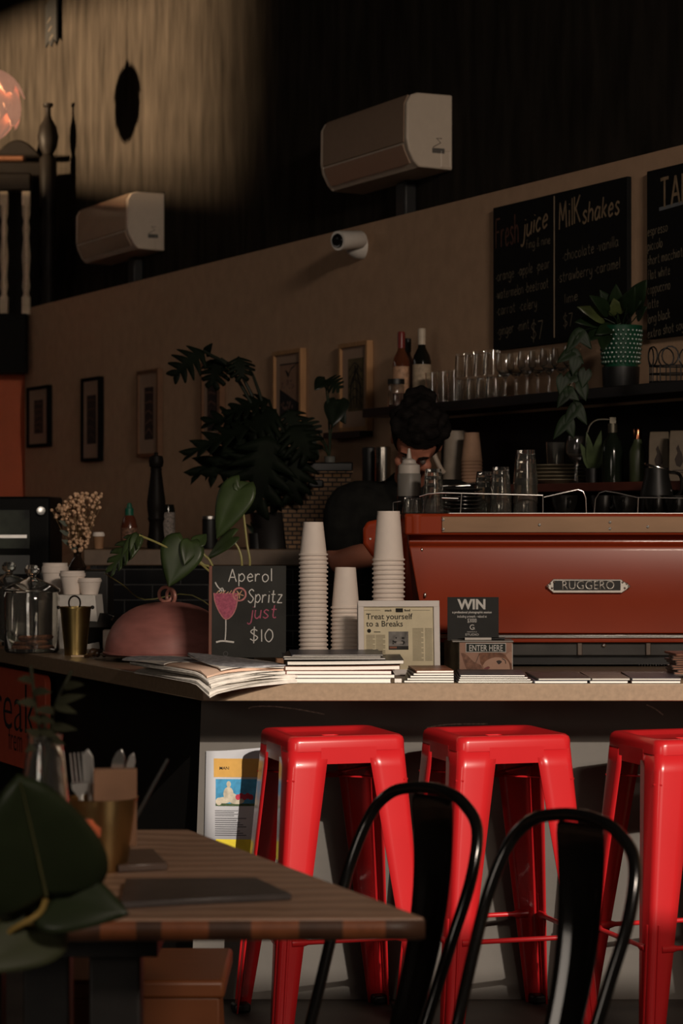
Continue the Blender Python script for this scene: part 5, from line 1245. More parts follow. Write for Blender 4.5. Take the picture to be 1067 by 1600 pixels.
b = A_(); b.box((0, .003, ah/2), (W_-2*fw+.004, .004, ah-2*fw+.004)); b.build('newsprint', mat('newsprint', (.72, .64, .45), .85, var=.06, scale=30), t)
b = A_(); iw = W_-2*fw; xl = -iw/2+.006; top = ah-fw; yf = .0004
printed(b, 'Treat yourself', xl, top-.034, .0225, yf, bold=.0002, sx=.98); printed(b, 'to a Breaks', xl, top-.054, .0225, yf, bold=.0002, sx=.98)
printed(b, 'snack', -.038, top-.0125, .0085, yf, bold=.0003); printed(b, 'food', .016, top-.0125, .0085, yf, bold=.0003)
b.box((.002, yf, top-.0095), (.020, .0006, .011)); b.box((-.075, yf, top-.0095), (.05, .0006, .0006)); b.box((.062, yf, top-.0095), (.05, .0006, .0006))
b.lathe([(.0, 0)], 3) if False else None
b.M = tilt @ Matrix.Translation((xl+.008, yf, top-.066)); b.sphere((0, 0, 0), .0055, 12, 6, (1, .08, 1)); b.box((.022, 0, -.003), (.018, .0006, .0018)); b.M = tilt
b.build('headline', mat('news_black', (.02, .018, .014), .9), t)
b = A_()
for c in range(3):
    xa = (xl, xl+.026, iw/2-.058)[c]; wd = (.024, .026, .030)[c]
    n0 = 10 if c < 2 else 2
    for k in range(26 if c == 2 else 22):
        z = top-.078-k*.0035 if c < 2 else top-.060-k*.0035
        if z < fw+.004: break
        b.box((xa+wd/2-(.003 if k % 4 == 3 else 0), yf, z), (wd-(.006 if k % 4 == 3 else 0), .0005, .0013))
for k in range(26):
    z = top-.060-k*.0035
    if z > fw+.004: b.box((iw/2-.014, yf, z), (.020, .0005, .0013))
b.build('body_text', mat('news_grey', (.20, .17, .11), .9), t)
b = A_().use(mat('photo_grey', (.20, .19, .18), .8, var=.5, scale=40)); px0, px1, pz0, pz1 = -.028, .026, top-.118, top-.068
b.box(((px0+px1)/2, yf, (pz0+pz1)/2), (px1-px0, .0006, pz1-pz0)); b.use(mat('photo_dark', (.03, .028, .026), .8, var=.5, scale=60))
for k in range(14): b.box((px0+.007+random.random()*.036, yf-.0006, pz0+.016+random.random()*.018), (.003+random.random()*.006, .0004, .002+random.random()*.004))
b.box(((px0+px1)/2, yf-.0005, pz0+.005), (px1-px0, .0004, .010))
b.use(mat('photo_table', (.30, .28, .26), .8)); b.box((.002, yf-.0009, pz0+.019), (.018, .0004, .006)); b.use(mat('photo_rust', (.25, .10, .06), .8)); b.box((px0+.012, yf-.0009, pz0+.006), (.020, .0004, .005))
b.build('photo', None, t)
b = MB(); b.M = Matrix.Translation((0, .085, 0)) @ Matrix.Rotation(math.radians(15), 4, 'X'); b.box((0, 0, ah*.4), (.05, .004, ah*.8)); b.build('stand', M_black, t)

# ------------------------------------------------------------------ prize draw box
YW = 6.62
o = Vector((mx(759, YW), YW, HCN)); t = thing('entry_box', 'competition entry box with a black WIN card and a face print reading ENTER HERE', 'box', o, 0)
bw = m_at(84, YW); bh = mz(1003, YW)-HCN
ccx = 0; rot = Matrix.Rotation(.0, 4, 'Z')
b = MB(); x0b = -bw/2; x1b = bw/2
b.add([(x0b, 0, 0), (x1b, 0, 0), (x1b-.01, .11, 0), (x0b-.036, .11, 0), (x0b, 0, bh), (x1b, 0, bh), (x1b-.01, .11, bh), (x0b-.036, .11, bh)], [(3, 2, 1, 0), (0, 1, 5, 4), (1, 2, 6, 5), (2, 3, 7, 6), (3, 0, 4, 7), (4, 5, 6, 7)])
b.build('carton', mat('box_olive', (.10, .085, .055), .6, var=.6, scale=18), t)
b = MB(); b.box((-.008, .05, bh+.0015), (bw+.02, .11, .003)); b.build('lid', mat('box_lid', (.34, .32, .29), .6), t)
b = MB(); cw, chh = m_at(80, YW+.07), mz(933, YW+.07)-HCN-bh; xc = mx(739, YW+.07)-o.x
b.box((xc, .07, bh+chh/2), (cw, .004, chh)); b.build('back_card', mat('card_black', (.018, .018, .017), .7), t)
b = MB(); y = .0678; zt2 = bh+chh
printed(b, 'WIN', xc-.003, zt2-.0325, .038, y, 'CENTER', .0014, .98)
printed(b, 'a professional photographic session', xc-.003, zt2-.0445, .0088, y, 'CENTER', .0002, .86)
printed(b, 'including artwork - valued at', xc-.003, zt2-.0565, .0095, y, 'CENTER', .0001, .74)
printed(b, '$3000', xc-.003, zt2-.070, .0155, y, 'CENTER', .0001, .66)
printed(b, 'G', xc-.003, zt2-.090, .0205, y, 'CENTER', .0002, .95); printed(b, 'R', xc+.003, zt2-.0895, .0095, y, 'CENTER', .0001, .8)
printed(b, 'FREMANTLE', xc-.003, zt2-.0975, .0040, y, 'CENTER', .0, 1.3); printed(b, 'STUDIO', xc-.003, zt2-.1065, .0085, y, 'CENTER', 0, 1.25)
b.build('card_lettering', mat('print_white', (.62, .60, .57), .8), t)
# printed face on the front
b = MB(); yf = -.0006
def FX(px): return mx(px, YW)-o.x
def FZ(py): return mz(py, YW)-HCN
def blob(pts, m, e): b.use(m); q_ = [Vector((FX(x), FZ(y_))) for x, y_ in pts]; q_ = smooth_line(q_+[q_[0]], 3)[:-1]; b.add([(p.x, yf-.0005-e, p.y) for p in q_], [tuple(range(len(q_)))])
b.use(mat('print_beige', (.36, .20, .14), .55, var=.15)); b.box((FX(759.5), yf, (FZ(1004)+FZ(1055))/2), (bw-.002, .0006, FZ(1004)-FZ(1055)))
blob([(720, 1020), (728, 1022), (740, 1034), (752, 1040), (756, 1054), (738, 1055), (728, 1044)], mat('print_brown', (.20, .095, .06), .6, var=.4, scale=80), .0003)
blob([(748, 1021), (770, 1018), (792, 1024), (799, 1036), (798, 1054), (780, 1055), (754, 1042)], mat('print_hair', (.20, .085, .045), .6, var=.4, scale=80), .0004)
blob([(754, 1040), (760, 1032), (774, 1027), (790, 1030), (796, 1040), (794, 1053), (776, 1055), (760, 1049)], mat('print_skin', (.46, .27, .19), .55, var=.06), .0006)
blob([(756, 1044), (763, 1041), (765, 1044), (758, 1047)], mat('print_lip', (.20, .05, .05), .5), .0009)
blob([(775, 1033), (780, 1031.5), (784, 1034), (779, 1038)], mat('print_eye', (.03, .018, .014), .5), .0009); blob([(771, 1049), (777, 1047), (781, 1050), (775, 1053)], mat('print_eye', (.03, .018, .014), .5), .0009)
ribbon(b, [Vector((FX(x), FZ(y_))) for x, y_ in smooth_line([(784, 1029), (789, 1032), (790, 1037)])], .0022, yf-.0016)
blob([(790, 1024), (797, 1018), (800, 1022), (799, 1036), (796, 1033)], mat('print_skin', (.46, .27, .19), .55), .0007)
b.use(mat('print_strap', (.03, .02, .016), .6)); ribbon(b, [Vector((FX(749), FZ(1021))), Vector((FX(743), FZ(1036)))], .0012, yf-.0016); ribbon(b, [Vector((FX(719), FZ(1050))), Vector((FX(735), FZ(1045)))], .001, yf-.0016)
b.build('face_print', None, t)
b = MB(); b.box((FX(759), -.0018, FZ(1012)), (m_at(63, YW), .0012, m_at(14.5, YW))); b.build('sign_border', mat('print_white', (.62, .60, .57), .8), t)
b = MB(); b.box((FX(759), -.0028, FZ(1012)), (m_at(61, YW), .0006, m_at(12.5, YW))); b.build('sign_field', mat('sign_greenblack', (.016, .022, .018), .7), t)
b = MB(); printed(b, 'ENTER HERE', FX(759), FZ(1017), m_at(13.6, YW), -.0034, 'CENTER', .0002, .70); b.build('sign_lettering', mat('print_white', (.62, .60, .57), .8), t)
b = MB(); b.box((x1b-.001, -.0008, bh/2), (.002, .001, bh-.01)); b.build('edge_strip', M_white, t)
o2 = Vector((mx(758, YW-.0), YW+.02, HCN+bh+.003+.0042))
t = thing('pen', 'white pen with a black end lying on the competition entry box', 'pen', o2, .03)
b = MB(); b.tube([(-.055, 0, 0), (.018, 0, 0)], .004, 10); b.build('barrel', M_white, t)
b = MB(); b.tube([(.018, 0, 0), (.055, 0, 0)], .0042, 10); b.tube([(-.055, 0, 0), (-.075, 0, 0)], [.0035, .0008], 8); b.build('grip', M_blackgloss, t)

# ------------------------------------------------------------------ magazines
M_pages = wavemat('page_edges', (.70, .65, .58), (.86, .81, .74), 260, 'Z', .8, .5, .15)
M_pages2 = wavemat('page_edges_grey', (.42, .38, .34), (.58, .54, .48), 300, 'Z', .8, .5, .15)
COVERS = [mat('cover_%d' % k, c, .35, var=.3, scale=16) for k, c in enumerate([(.025, .022, .02), (.20, .035, .025), (.13, .10, .08), (.04, .04, .05), (.22, .08, .04), (.04, .025, .022), (.30, .29, .30), (.05, .06, .09)])]
def magazine(loc, w_, d_, th, rz, cover, label, group, sag=.004, pages=None, curl=0.0):
    t = thing('magazine', label, 'magazine', loc, rz, group); n = 10
    def slab(z0, z1, ins):
        vs = []; fs = []
        for i in range(n+1):
            x = -w_/2+w_*i/n+(ins if i == 0 else -ins if i == n else 0); dz = -sag*math.sin(PI*i/n)*.0+curl*(i/n)**2-sag*(.5-i/n)*.5
            dz = max(dz, 0)
            for (y, z) in ((-d_/2+ins, z0), (d_/2-ins, z0), (d_/2-ins, z1), (-d_/2+ins, z1)): vs.append((x, y, z+dz))
        for i in range(n):
            for k in range(4): fs.append((i*4+k, i*4+(k+1) % 4, (i+1)*4+(k+1) % 4, (i+1)*4+k))
        fs += [(3, 2, 1, 0), tuple(n*4+k for k in range(4))]; return vs, fs
    c = min(.0007, th*.16)
    b = MB(); b.add(*slab(c, th-c, .0015)); b.build('pages', pages or M_pages, t, smooth=False)
    b = MB(); b.add(*slab(0, c, 0)); b.add(*slab(th-c, th, 0)); b.box((-w_/2-.0005, 0, th/2+.0), (.001, d_, th)); b.build('cover', cover, t, smooth=False)
    return t
# tall pile beside the paper cups
Yp = 6.46
z = HCN+.0005; specs = [(.0115, .285, -.02, 6, 452, 612), (.009, .27, .03, 3, 460, 615), (.0095, .27, .0, 1, 447, 612), (.0105, .275, -.03, 4, 447, 627), (.010, .27, .02, 0, 447, 630), (.004, .25, .05, 3, 440, 600), (.0045, .24, -.04, 5, 444, 598), (.003, .24, .06, 7, 452, 596)]
for k, (th, d_, rz, cv, p0, p1) in enumerate(specs):
    x0_, x1_ = mx(p0, Yp-.13), mx(p1, Yp-.13)
    magazine(Vector(((x0_+x1_)/2, Yp+.004*k, z)), x1_-x0_, d_, th, rz*.8, COVERS[cv], '%s magazine of the tall pile in front of the paper cups' % ('bottom' if k == 0 else 'topmost' if k == 7 else ORD[7-k]+' from top'), 'magazines in the tall pile', sag=0, curl=.003 if k in (3, 4) else 0)
    z += th+.0004+(.003 if k in (3, 4) else 0)
b = MB(); b.box((0, 0, .006), (.018, .008, .010)); tag(b.build('bulldog_clip', M_white, None, (mx(622, 6.31), 6.318, HCN+.0005)), 'small pale clip on the worktop edge at the end of the tall magazine pile', 'clip')
# fanned pile under the framed article
Yp = 6.43; z = HCN+.0005
for k in range(5):
    x0_, x1_ = mx(634+3*k, Yp-.11), mx(713-2*k, Yp-.11)
    magazine(Vector(((x0_+x1_)/2, Yp-.002*k, z)), x1_-x0_, .21, .0060, -.05+.03*k, COVERS[0 if k < 4 else 4], '%s magazine of the small fanned pile under the framed article' % ('bottom' if k == 0 else 'topmost' if k == 4 else ORD[4-k]+' from top'), 'magazines in the fanned pile', sag=0); z += .0066
# pile at the prize box
Yp = 6.43; z = HCN+.0005
for k in range(4):
    x0_, x1_ = mx(714+2*k, Yp-.11), mx(833-4*k, Yp-.11)
    magazine(Vector(((x0_+x1_)/2, Yp-.003*k, z)), x1_-x0_, .22, .0052-.0002*k, .02-.012*k, COVERS[(0, 5, 0, 3)[k]], '%s magazine of the pile in front of the entry box' % ('bottom' if k == 0 else 'topmost' if k == 3 else ORD[3-k]+' from top'), 'magazines at the entry box', sag=0); z += .0056
flat = [(834, 917, 7, 'flat magazine with blue-grey cover right of the entry box'), (920, 980, 3, 'flat magazine in the middle of the row before the machine'), (985, 1062, 5, 'flat magazine last before the brochure stack')]
for k, (p0, p1, cv, lab) in enumerate(flat):
    Yp = 6.43; x0_, x1_ = mx(p0, Yp-.11), mx(p1, Yp-.11)
    magazine(Vector(((x0_+x1_)/2, Yp, HCN+.0005)), x1_-x0_, .26, .0068, 0, COVERS[cv], lab, None, sag=0)
    magazine(Vector(((x0_+x1_)/2+.004, Yp+.01, HCN+.0078)), x1_-x0_, .26, .0056, .05-.03*k, COVERS[(0, 2, 3)[k]], 'upper thin '+lab.replace('flat magazine', 'magazine'), None, sag=0, pages=M_pages2)
Yp = 6.55; x0_ = mx(1048, Yp)
for k in range(9):
    magazine(Vector((x0_+.05+.002*math.sin(k*2.1), Yp, HCN+.012+k*.0062)), .10, .14, .0056, .1*math.sin(k*1.7), COVERS[4 if k == 8 else 2], '%s leaflet of the orange-topped stack at the right edge' % ('bottom' if k == 0 else 'topmost' if k == 8 else ORD[8-k]+' from top'), 'leaflets at the right edge', sag=0, pages=mat('leaflet_edges', (.30, .14, .09), .7, var=.3, scale=80))

# ------------------------------------------------------------------ newspapers at the corner
M_news = mat('newspaper', (.62, .57, .51), .9, var=.18, scale=40); M_newsp = mat('newspaper_print', (.28, .27, .28), .9, var=.4, scale=70); M_pinkp = mat('newspaper_salmon', (.62, .42, .31), .9, var=.08)
O = Vector((-.338, 6.205, HCN)); NR = math.atan2(DN.y, DN.x)
def newspaper(dx, dy, z, w_, d_, th, m_, rz, label, leaves=3, droop=.028, top=None, lift=0.0):
    t = thing('newspaper', label, 'newspaper', O+DN.to_3d()*dx+DL.to_3d()*dy+Vector((0, 0, z)), NR+rz, 'newspapers at the counter corner')
    def wrap(u, v, zz):
        x = w_*u; y = d_*v
        wx = O.x+DN.x*(dx+x)+DL.x*(dy+y); wy = O.y+DN.y*(dx+x)+DL.y*(dy+y)
        over = max(0, 6.30-wy)
        out = max(0, -((wx-c0.x)*DN.x+(wy-c0.y)*DN.y))
        dr = (over*.30+out*.25)*(1-.5*u)*(droop/.028)
        return (x, y, zz-dr+.0022*math.sin(5*u+3*v+zz*900)+lift*v*v*(1-u))
    nu, nv = 12, 12
    for l in range(leaves):
        b = MB(); za = th*l/leaves; zb2 = th*(l+1)/leaves-th/leaves*.25; a = .012*((l*7) % 3)
        vs = []; fs = []
        for zz in (za, zb2):
            for i in range(nu+1):
                for j in range(nv+1): vs.append(wrap(a/2+(1-a/2)*i/nu*(1-.008*l), a+(1-a)*j/nv, zz))
        N_ = (nu+1)*(nv+1); I = lambda i, j, k: k*N_+i*(nv+1)+j
        for i in range(nu):
            for j in range(nv): fs += [(I(i, j, 0), I(i, j+1, 0), I(i+1, j+1, 0), I(i+1, j, 0)), (I(i, j, 1), I(i+1, j, 1), I(i+1, j+1, 1), I(i, j+1, 1))]
        for i in range(nu): fs += [(I(i, 0, 0), I(i+1, 0, 0), I(i+1, 0, 1), I(i, 0, 1)), (I(i, nv, 1), I(i+1, nv, 1), I(i+1, nv, 0), I(i, nv, 0))]
        for j in range(nv): fs += [(I(0, j, 1), I(0, j+1, 1), I(0, j+1, 0), I(0, j, 0)), (I(nu, j, 0), I(nu, j+1, 0), I(nu, j+1, 1), I(nu, j, 1))]
        b.add(vs, fs)
        if l == leaves-1 and top: b.build('front_page', top, t)
        else: b.build('sheet', m_, t)
    return t
newspaper(.0, .00, .003, .245, .56, .011, M_news, .0, 'lowest folded newspaper drooping over the worktop corner', 2, top=M_news)
newspaper(.012, .02, .0155, .24, .55, .008, M_news, -.03, 'second lowest folded newspaper on the worktop corner', 2)
newspaper(.010, .03, .0245, .235, .54, .007, M_news, .04, 'middle folded newspaper of the corner pile', 2)
newspaper(.012, .05, .0325, .24, .50, .006, M_pinkp, .0, 'salmon-tinted folded newspaper near the top of the corner pile', 2)
newspaper(.055, .06, .0395, .20, .30, .005, M_news, -.08, 'topmost grey printed newspaper with a dog-eared corner', 2, top=M_newsp, lift=.02)
newspaper(.0, .33, .0395, .16, .26, .004, M_news, .10, 'loose newspaper sheets sliding off the back of the corner pile', 2, top=M_newsp)

# ------------------------------------------------------------------ red stools
def stool_parts(t):
    hs, hf, H = .150, .207, .76; sk = .052
    # seat pan with a shallow dish, rounded corners
    b = MB(); n = 6; rings = []
    def rsq(h, r, z):
        out = []
        for cx_, cy_, a0 in ((h-r, h-r, 0), (-h+r, h-r, 90), (-h+r, -h+r, 180), (h-r, -h+r, 270)):
            for k in range(n+1): a = math.radians(a0+90*k/n); out.append((cx_+r*math.cos(a), cy_+r*math.sin(a), z))
        return out
    prof = [(hs-.016, .02, H-sk+.014), (hs+.006, .028, H-sk+.014), (hs+.0055, .028, H-.016), (hs+.003, .028, H-.007), (hs-.004, .027, H-.0012), (hs-.012, .025, H), (hs-.030, .026, H-.003), (hs-.042, .024, H-.010), (hs-.06, .02, H-.012), (.055, .02, H-.012), (.024, .012, H-.012), (.020, .010, H-.020)]
    vs = []; fs = []
    for h_, r_, z_ in prof: vs += rsq(h_, r_, z_)
    k4 = 4*(n+1)
    for i in range(len(prof)-1):
        for k in range(k4): fs.append((i*k4+k, i*k4+(k+1) % k4, (i+1)*k4+(k+1) % k4, (i+1)*k4+k))
    b.add(vs, fs); b.build('seat', M_red, t)
    # pressed sheet legs with rounded fold, growing out of an apron arch
    zt = H-sk+.016
    def corner(sx, sy, u):  # u 0 at top
        h = hs+.003+(hf-hs)*(u*zt/ zt); return Vector((sx*h, sy*h, zt*(1-u)))
    for sx, sy in ((-1, -1), (1, -1), (1, 1), (-1, 1)):
        b = MB(); m = 16; prof2 = []
        vs = []; fs = []; K = 11
        for i in range(m+1):
            u = i/m; c = corner(sx, sy, u); wl = .100*(1-u)+.044*u
            r = .020*(1-u)+.011*u
            pts = []
            pts.append((-wl, 0)); pts.append((-wl*.7, 0)); pts.append((-r, 0))
            for k in range(1, 5): a = PI/2*k/5; pts.append((-r+r*math.sin(a), r-r*math.cos(a)))
            pts.append((0, r)); pts.append((0, wl*.7)); pts.append((0, wl))
            # groove pressed along the lower half
            gd = .0
            K = len(pts)
            for (a, d) in pts:
                x = c.x+sx*a if True else 0; y = c.y-sy*d
                vs.append((x, y, c.z))
            # the fold runs from one face to the other: a is along the x face, d along the y face
        for i in range(m):
            for k in range(K-1): fs.append((i*K+k, i*K+k+1, (i+1)*K+k+1, (i+1)*K+k))
        b.add(vs, fs); lg = b.build('leg', M_red, t, solid=.003)
        b = MB(); c = corner(sx, sy, .975); b.box((c.x-sx*.014, c.y-sy*.014, .012), (.046, .046, .024)); b.build('foot_cap', M_black, lg, bevel=.006)
        # stiffening grooves on the lower legs
        b = MB()
        for (ax_, off) in ((0, .020), (1, .020)):
            p0 = corner(sx, sy, .58); p1 = corner(sx, sy, .95)
            d0 = Vector((-sx*off, sy*.001, 0)) if ax_ == 0 else Vector((sx*.001, -sy*off, 0))
            b.tube([p0+d0, p1+d0], [.0045, .004], 6)
        b.build('rib', M_red, lg)
    # apron between the legs
    for sx, sy, ax_ in ((0, -1, 0), (0, 1, 0), (-1, 0, 1), (1, 0, 1)):
        b = MB(); h = hs+.0035
        c = (0, sy*(h+.0012), zt-.0135) if ax_ == 0 else (sx*(h+.0012), 0, zt-.0135)
        b.box(c, (2*h-.16, .003, .042) if ax_ == 0 else (.003, 2*h-.16, .042)); b.build('apron', M_red, t)
    # cross brace under the seat and the four foot rails
    b = MB(); zc = zt-.075; h = hs-.01+.02
    b.box((0, 0, zc), (2*h*1.36, .022, .004), PI/4); b.box((0, 0, zc-.004), (2*h*1.36, .022, .004), -PI/4); b.box((0, 0, zc-.002), (.05, .05, .012)); b.build('cross_brace', M_red, t)
    u = 1-.245/zt; h = corner(1, 1, u).x
    for sx, sy, ax_ in ((0, -1, 0), (0, 1, 0), (-1, 0, 1), (1, 0, 1)):
        b = MB(); e = h-.030; y = (h-.004)
        pts = [(-e, sy*y, .245), (-e+.03, sy*y, .245), (-e+.045, sy*y, .245), (e-.045, sy*y, .245), (e-.03, sy*y, .245), (e, sy*y, .245)] if ax_ == 0 else [(sx*y, -e, .245), (sx*y, -e+.03, .245), (sx*y, -e+.045, .245), (sx*y, e-.045, .245), (sx*y, e-.03, .245), (sx*y, e, .245)]
        b.tube(pts, [.011, .011, .0065, .0065, .011, .011], 10); b.build('foot_rail', M_red, t)
TS = math.radians(16.7)
st = thing('bar_stool', 'red metal bar stool in front of the recipe poster', 'stool', (-.026, 6.307, 0), TS, 'red bar stools')
stool_parts(st)
dup(st, (.402, 6.312, 0), TS, 'red metal bar stool in the middle, behind the two black chairs')
dup(st, (.888, 6.225, 0), TS+.02, 'red metal bar stool cut off by the right edge')
# ------------------------------------------------------------------ wooden table in front
ZTB = .75
def on_t(px, py): Y = (EYE-ZTB)*F/(py-800); return P(px, py, Y)
TBL = [on_t(664, 1433), on_t(296, 1296), on_t(150, 1297), on_t(-260, 1445)]
A, B_ = on_t(664, 1433), on_t(296, 1296)
tt = .0335
t = thing('wooden_table', 'dark walnut-topped table in the left foreground', 'table', (-.35, 3.9, 0)); o = t.location.copy()
poly = [(p.x-o.x, p.y-o.y) for p in (A, B_, Vector((-1.05, B_.y+.0, 0)), Vector((-1.15, A.y-.03, 0)))]
b = MB(); b.prism(list(reversed(poly)), ZTB-tt, ZTB); b.build('table_top', M_walnut, t, bevel=.004)
# end-grain strip along the front edge
M_end = mat('walnut_end', (.085, .035, .018), .5, var=.1, scale=12)
nt = M_end.node_tree
b = MB(); M_e1 = mat('end_dark', (.060, .026, .014), .5, var=.25, scale=30); M_e2 = mat('end_light', (.20, .062, .022), .5, var=.25, scale=30)
p0 = Vector((poly[0][0], poly[0][1])); p1 = Vector((poly[3][0], poly[3][1])); d = (p1-p0); L = d.length; d.normalize(); nn_ = Vector((-d.y, d.x)); nn_ = nn_ if nn_.y < 0 else -nn_
s_ = 0.0; k = 0; rn = random.Random(5)
while s_ < L-.01:
    e = min(L-.002, s_+rn.uniform(.035, .07)); b.use((M_e1, M_e2)[k % 2]); k += 1
    a_, c_ = p0+d*s_+nn_*.0015, p0+d*e+nn_*.0015
    b.add([(a_.x, a_.y, ZTB-tt+.003), (c_.x, c_.y, ZTB-tt+.003), (c_.x, c_.y, ZTB-.004), (a_.x, a_.y, ZTB-.004)], [(0, 1, 2, 3)]); s_ = e
b.build('end_grain', None, t, solid=.002)
M_iron = mat('table_iron', (.016, .014, .013), .45, var=.3)
for px0, px1, Y in ((40, 112, 3.75), (142, 222, 3.62)):
    xa, xb_ = (px0-CX)/F*Y, (px1-CX)/F*Y
    b = MB(); b.box(((xa+xb_)/2-o.x, Y-o.y, (ZTB-tt)/2), (xb_-xa, .06, ZTB-tt)); b.build('leg', M_iron, t, bevel=.004)
for Y in (4.12,):
    b = MB(); b.box((-.62-o.x, Y-o.y, (ZTB-tt)/2), (.09, .06, ZTB-tt)); b.build('leg', M_iron, t, bevel=.004)
b = MB(); b.box((-.52-o.x, 3.8-o.y, ZTB-tt-.02), (.5, .5, .04)); b.build('sub_frame', M_iron, t)
# low timber stool under the table
t = thing('low_stool', 'low orange-brown timber stool in the shade under the table', 'stool', (-.385, 4.62, 0))
M_timber = mat('timber_orange', (.19, .06, .02), .45, var=.12, stretch=(1, 8, 1), scale=8)
b = MB(); b.box((.0, 0, .45), (.34, .34, .035)); b.build('seat', M_timber, t, bevel=.008)
b = MB(); b.box((.0, -.155, .30), (.32, .02, .27)); b.build('side_board', M_timber, t, bevel=.003)
for sx in (-1, 1):
    for sy in (-1, 1):
        b = MB(); b.tube([(sx*.13, sy*.13, .44), (sx*.16, sy*.16, 0)], [.018, .014], 8); b.build('leg', M_timber, t)

# ------------------------------------------------------------------ black bistro chairs
def chair(t, dz=0):
    hoop = [(-.140, -.045, .385), (-.146, -.085, .49), (-.154, -.130, .61), (-.158, -.170, .71), (-.140, -.200, .79), (-.095, -.208, .83), (-.045, -.215, .843), (0, -.217, .846)]
    hoop = hoop+[(-x, y, z) for x, y, z in reversed(hoop[:-1])]
    b = MB(); b.tube([tuple(p) for p in smooth_line(hoop, 6)], .0105, 12); b.build('back_hoop', M_blackgloss, t)
    b = MB(); n = 10; vs = []; fs = []; K = 7
    for i in range(n+1):
        u = i/n; z = .40+.435*u; y = -.165-.050*u-.03*math.sin(PI*u*.9)+.02*(1-u)**2; hw = .036+.020*u
        prof = [(-hw, 0), (-hw*.72, -.002), (-hw*.55, -.010), (0, -.011), (hw*.55, -.010), (hw*.72, -.002), (hw, 0)]
        fl = 1 if .06 < u < .78 else 0
        for x, dy in prof: vs.append((x, y+dy*fl+.004*(x/hw)**2, z))
    for i in range(n):
        for k in range(K-1): fs.append((i*K+k, i*K+k+1, (i+1)*K+k+1, (i+1)*K+k))
    b.add(vs, fs); b.build('back_splat', M_blackgloss, t, solid=.003, sub=1)
    b = MB(); n = 6
    def rq(hx, hy, y0, r, z):
        out = []
        for cx_, cy_, a0 in ((hx-r, hy-r, 0), (-hx+r, hy-r, 90), (-hx+r, -hy+r, 180), (hx-r, -hy+r, 270)):
            for k in range(n+1): a = math.radians(a0+90*k/n); out.append((cx_+r*math.cos(a), y0+cy_+r*math.sin(a), z))
        return out
    vs = []; fs = []; pf = [(a, c, d, e, f-.055) for a, c, d, e, f in [(.172, .172, .02, .05, .415), (.18, .178, .02, .055, .420), (.18, .178, .02, .055, .445), (.172, .17, .02, .05, .452), (.15, .15, .02, .05, .446), (.05, .05, .02, .03, .443)]]
    for p in pf: vs += rq(p[0], p[1], p[2]+.055, p[3], p[4])
    k4 = 4*(n+1)
    for i in range(len(pf)-1):
        for k in range(k4): fs.append((i*k4+k, i*k4+(k+1) % k4, (i+1)*k4+(k+1) % k4, (i+1)*k4+k))
    fs.append(tuple((len(pf)-1)*k4+k for k in range(k4))); b.add(vs, fs); b.build('seat', M_blackgloss, t)
    for sx, y0, y1 in ((-1, -.07, -.17), (1, -.07, -.17), (-1, .22, .28), (1, .22, .28)):
        b = MB(); vs = []; fs = []
        for i in range(9):
            u = i/8; w_ = .038*(1-u)+.014*u; x = sx*(.155+.05*u); y = y0+(y1-y0)*u; z = .375*(1-u)
            for a, d in ((-w_, 0), (-w_*.4, -.012*(1 if y1 < y0 else -1)), (w_*.4, -.012*(1 if y1 < y0 else -1)), (w_, 0)): vs.append((x+a, y+d, z))
        for i in range(8):
            for k in range(3): fs.append((i*4+k, i*4+k+1, (i+1)*4+k+1, (i+1)*4+k))
        b.add(vs, fs); b.build('leg', M_blackgloss, t, solid=.003)
def place_chair(px, py, Y, ang, label, base=None):
    # (px,py) is where the top of the hoop shows
    p = P(px, py, Y); R = Matrix.Rotation(ang, 3, 'Z'); apex = R @ Vector((0, -.217, 0))
    loc = (p.x-apex.x, p.y-apex.y, 0)
    if base is None:
        t = thing('bistro_chair', label, 'chair', loc, ang, 'black bistro chairs'); chair(t); return t
    return dup(base, loc, ang, label)
face = lambda fx, fy: math.atan2(fy, fx)-PI/2
c1 = place_chair(903, 1281, 3.86, face(-.77, -.63), 'gloss black metal bistro chair nearest the camera, right of the other')
place_chair(672, 1234, 4.24, face(-.77, -.63), 'gloss black metal bistro chair tucked at the table corner, further back', c1)

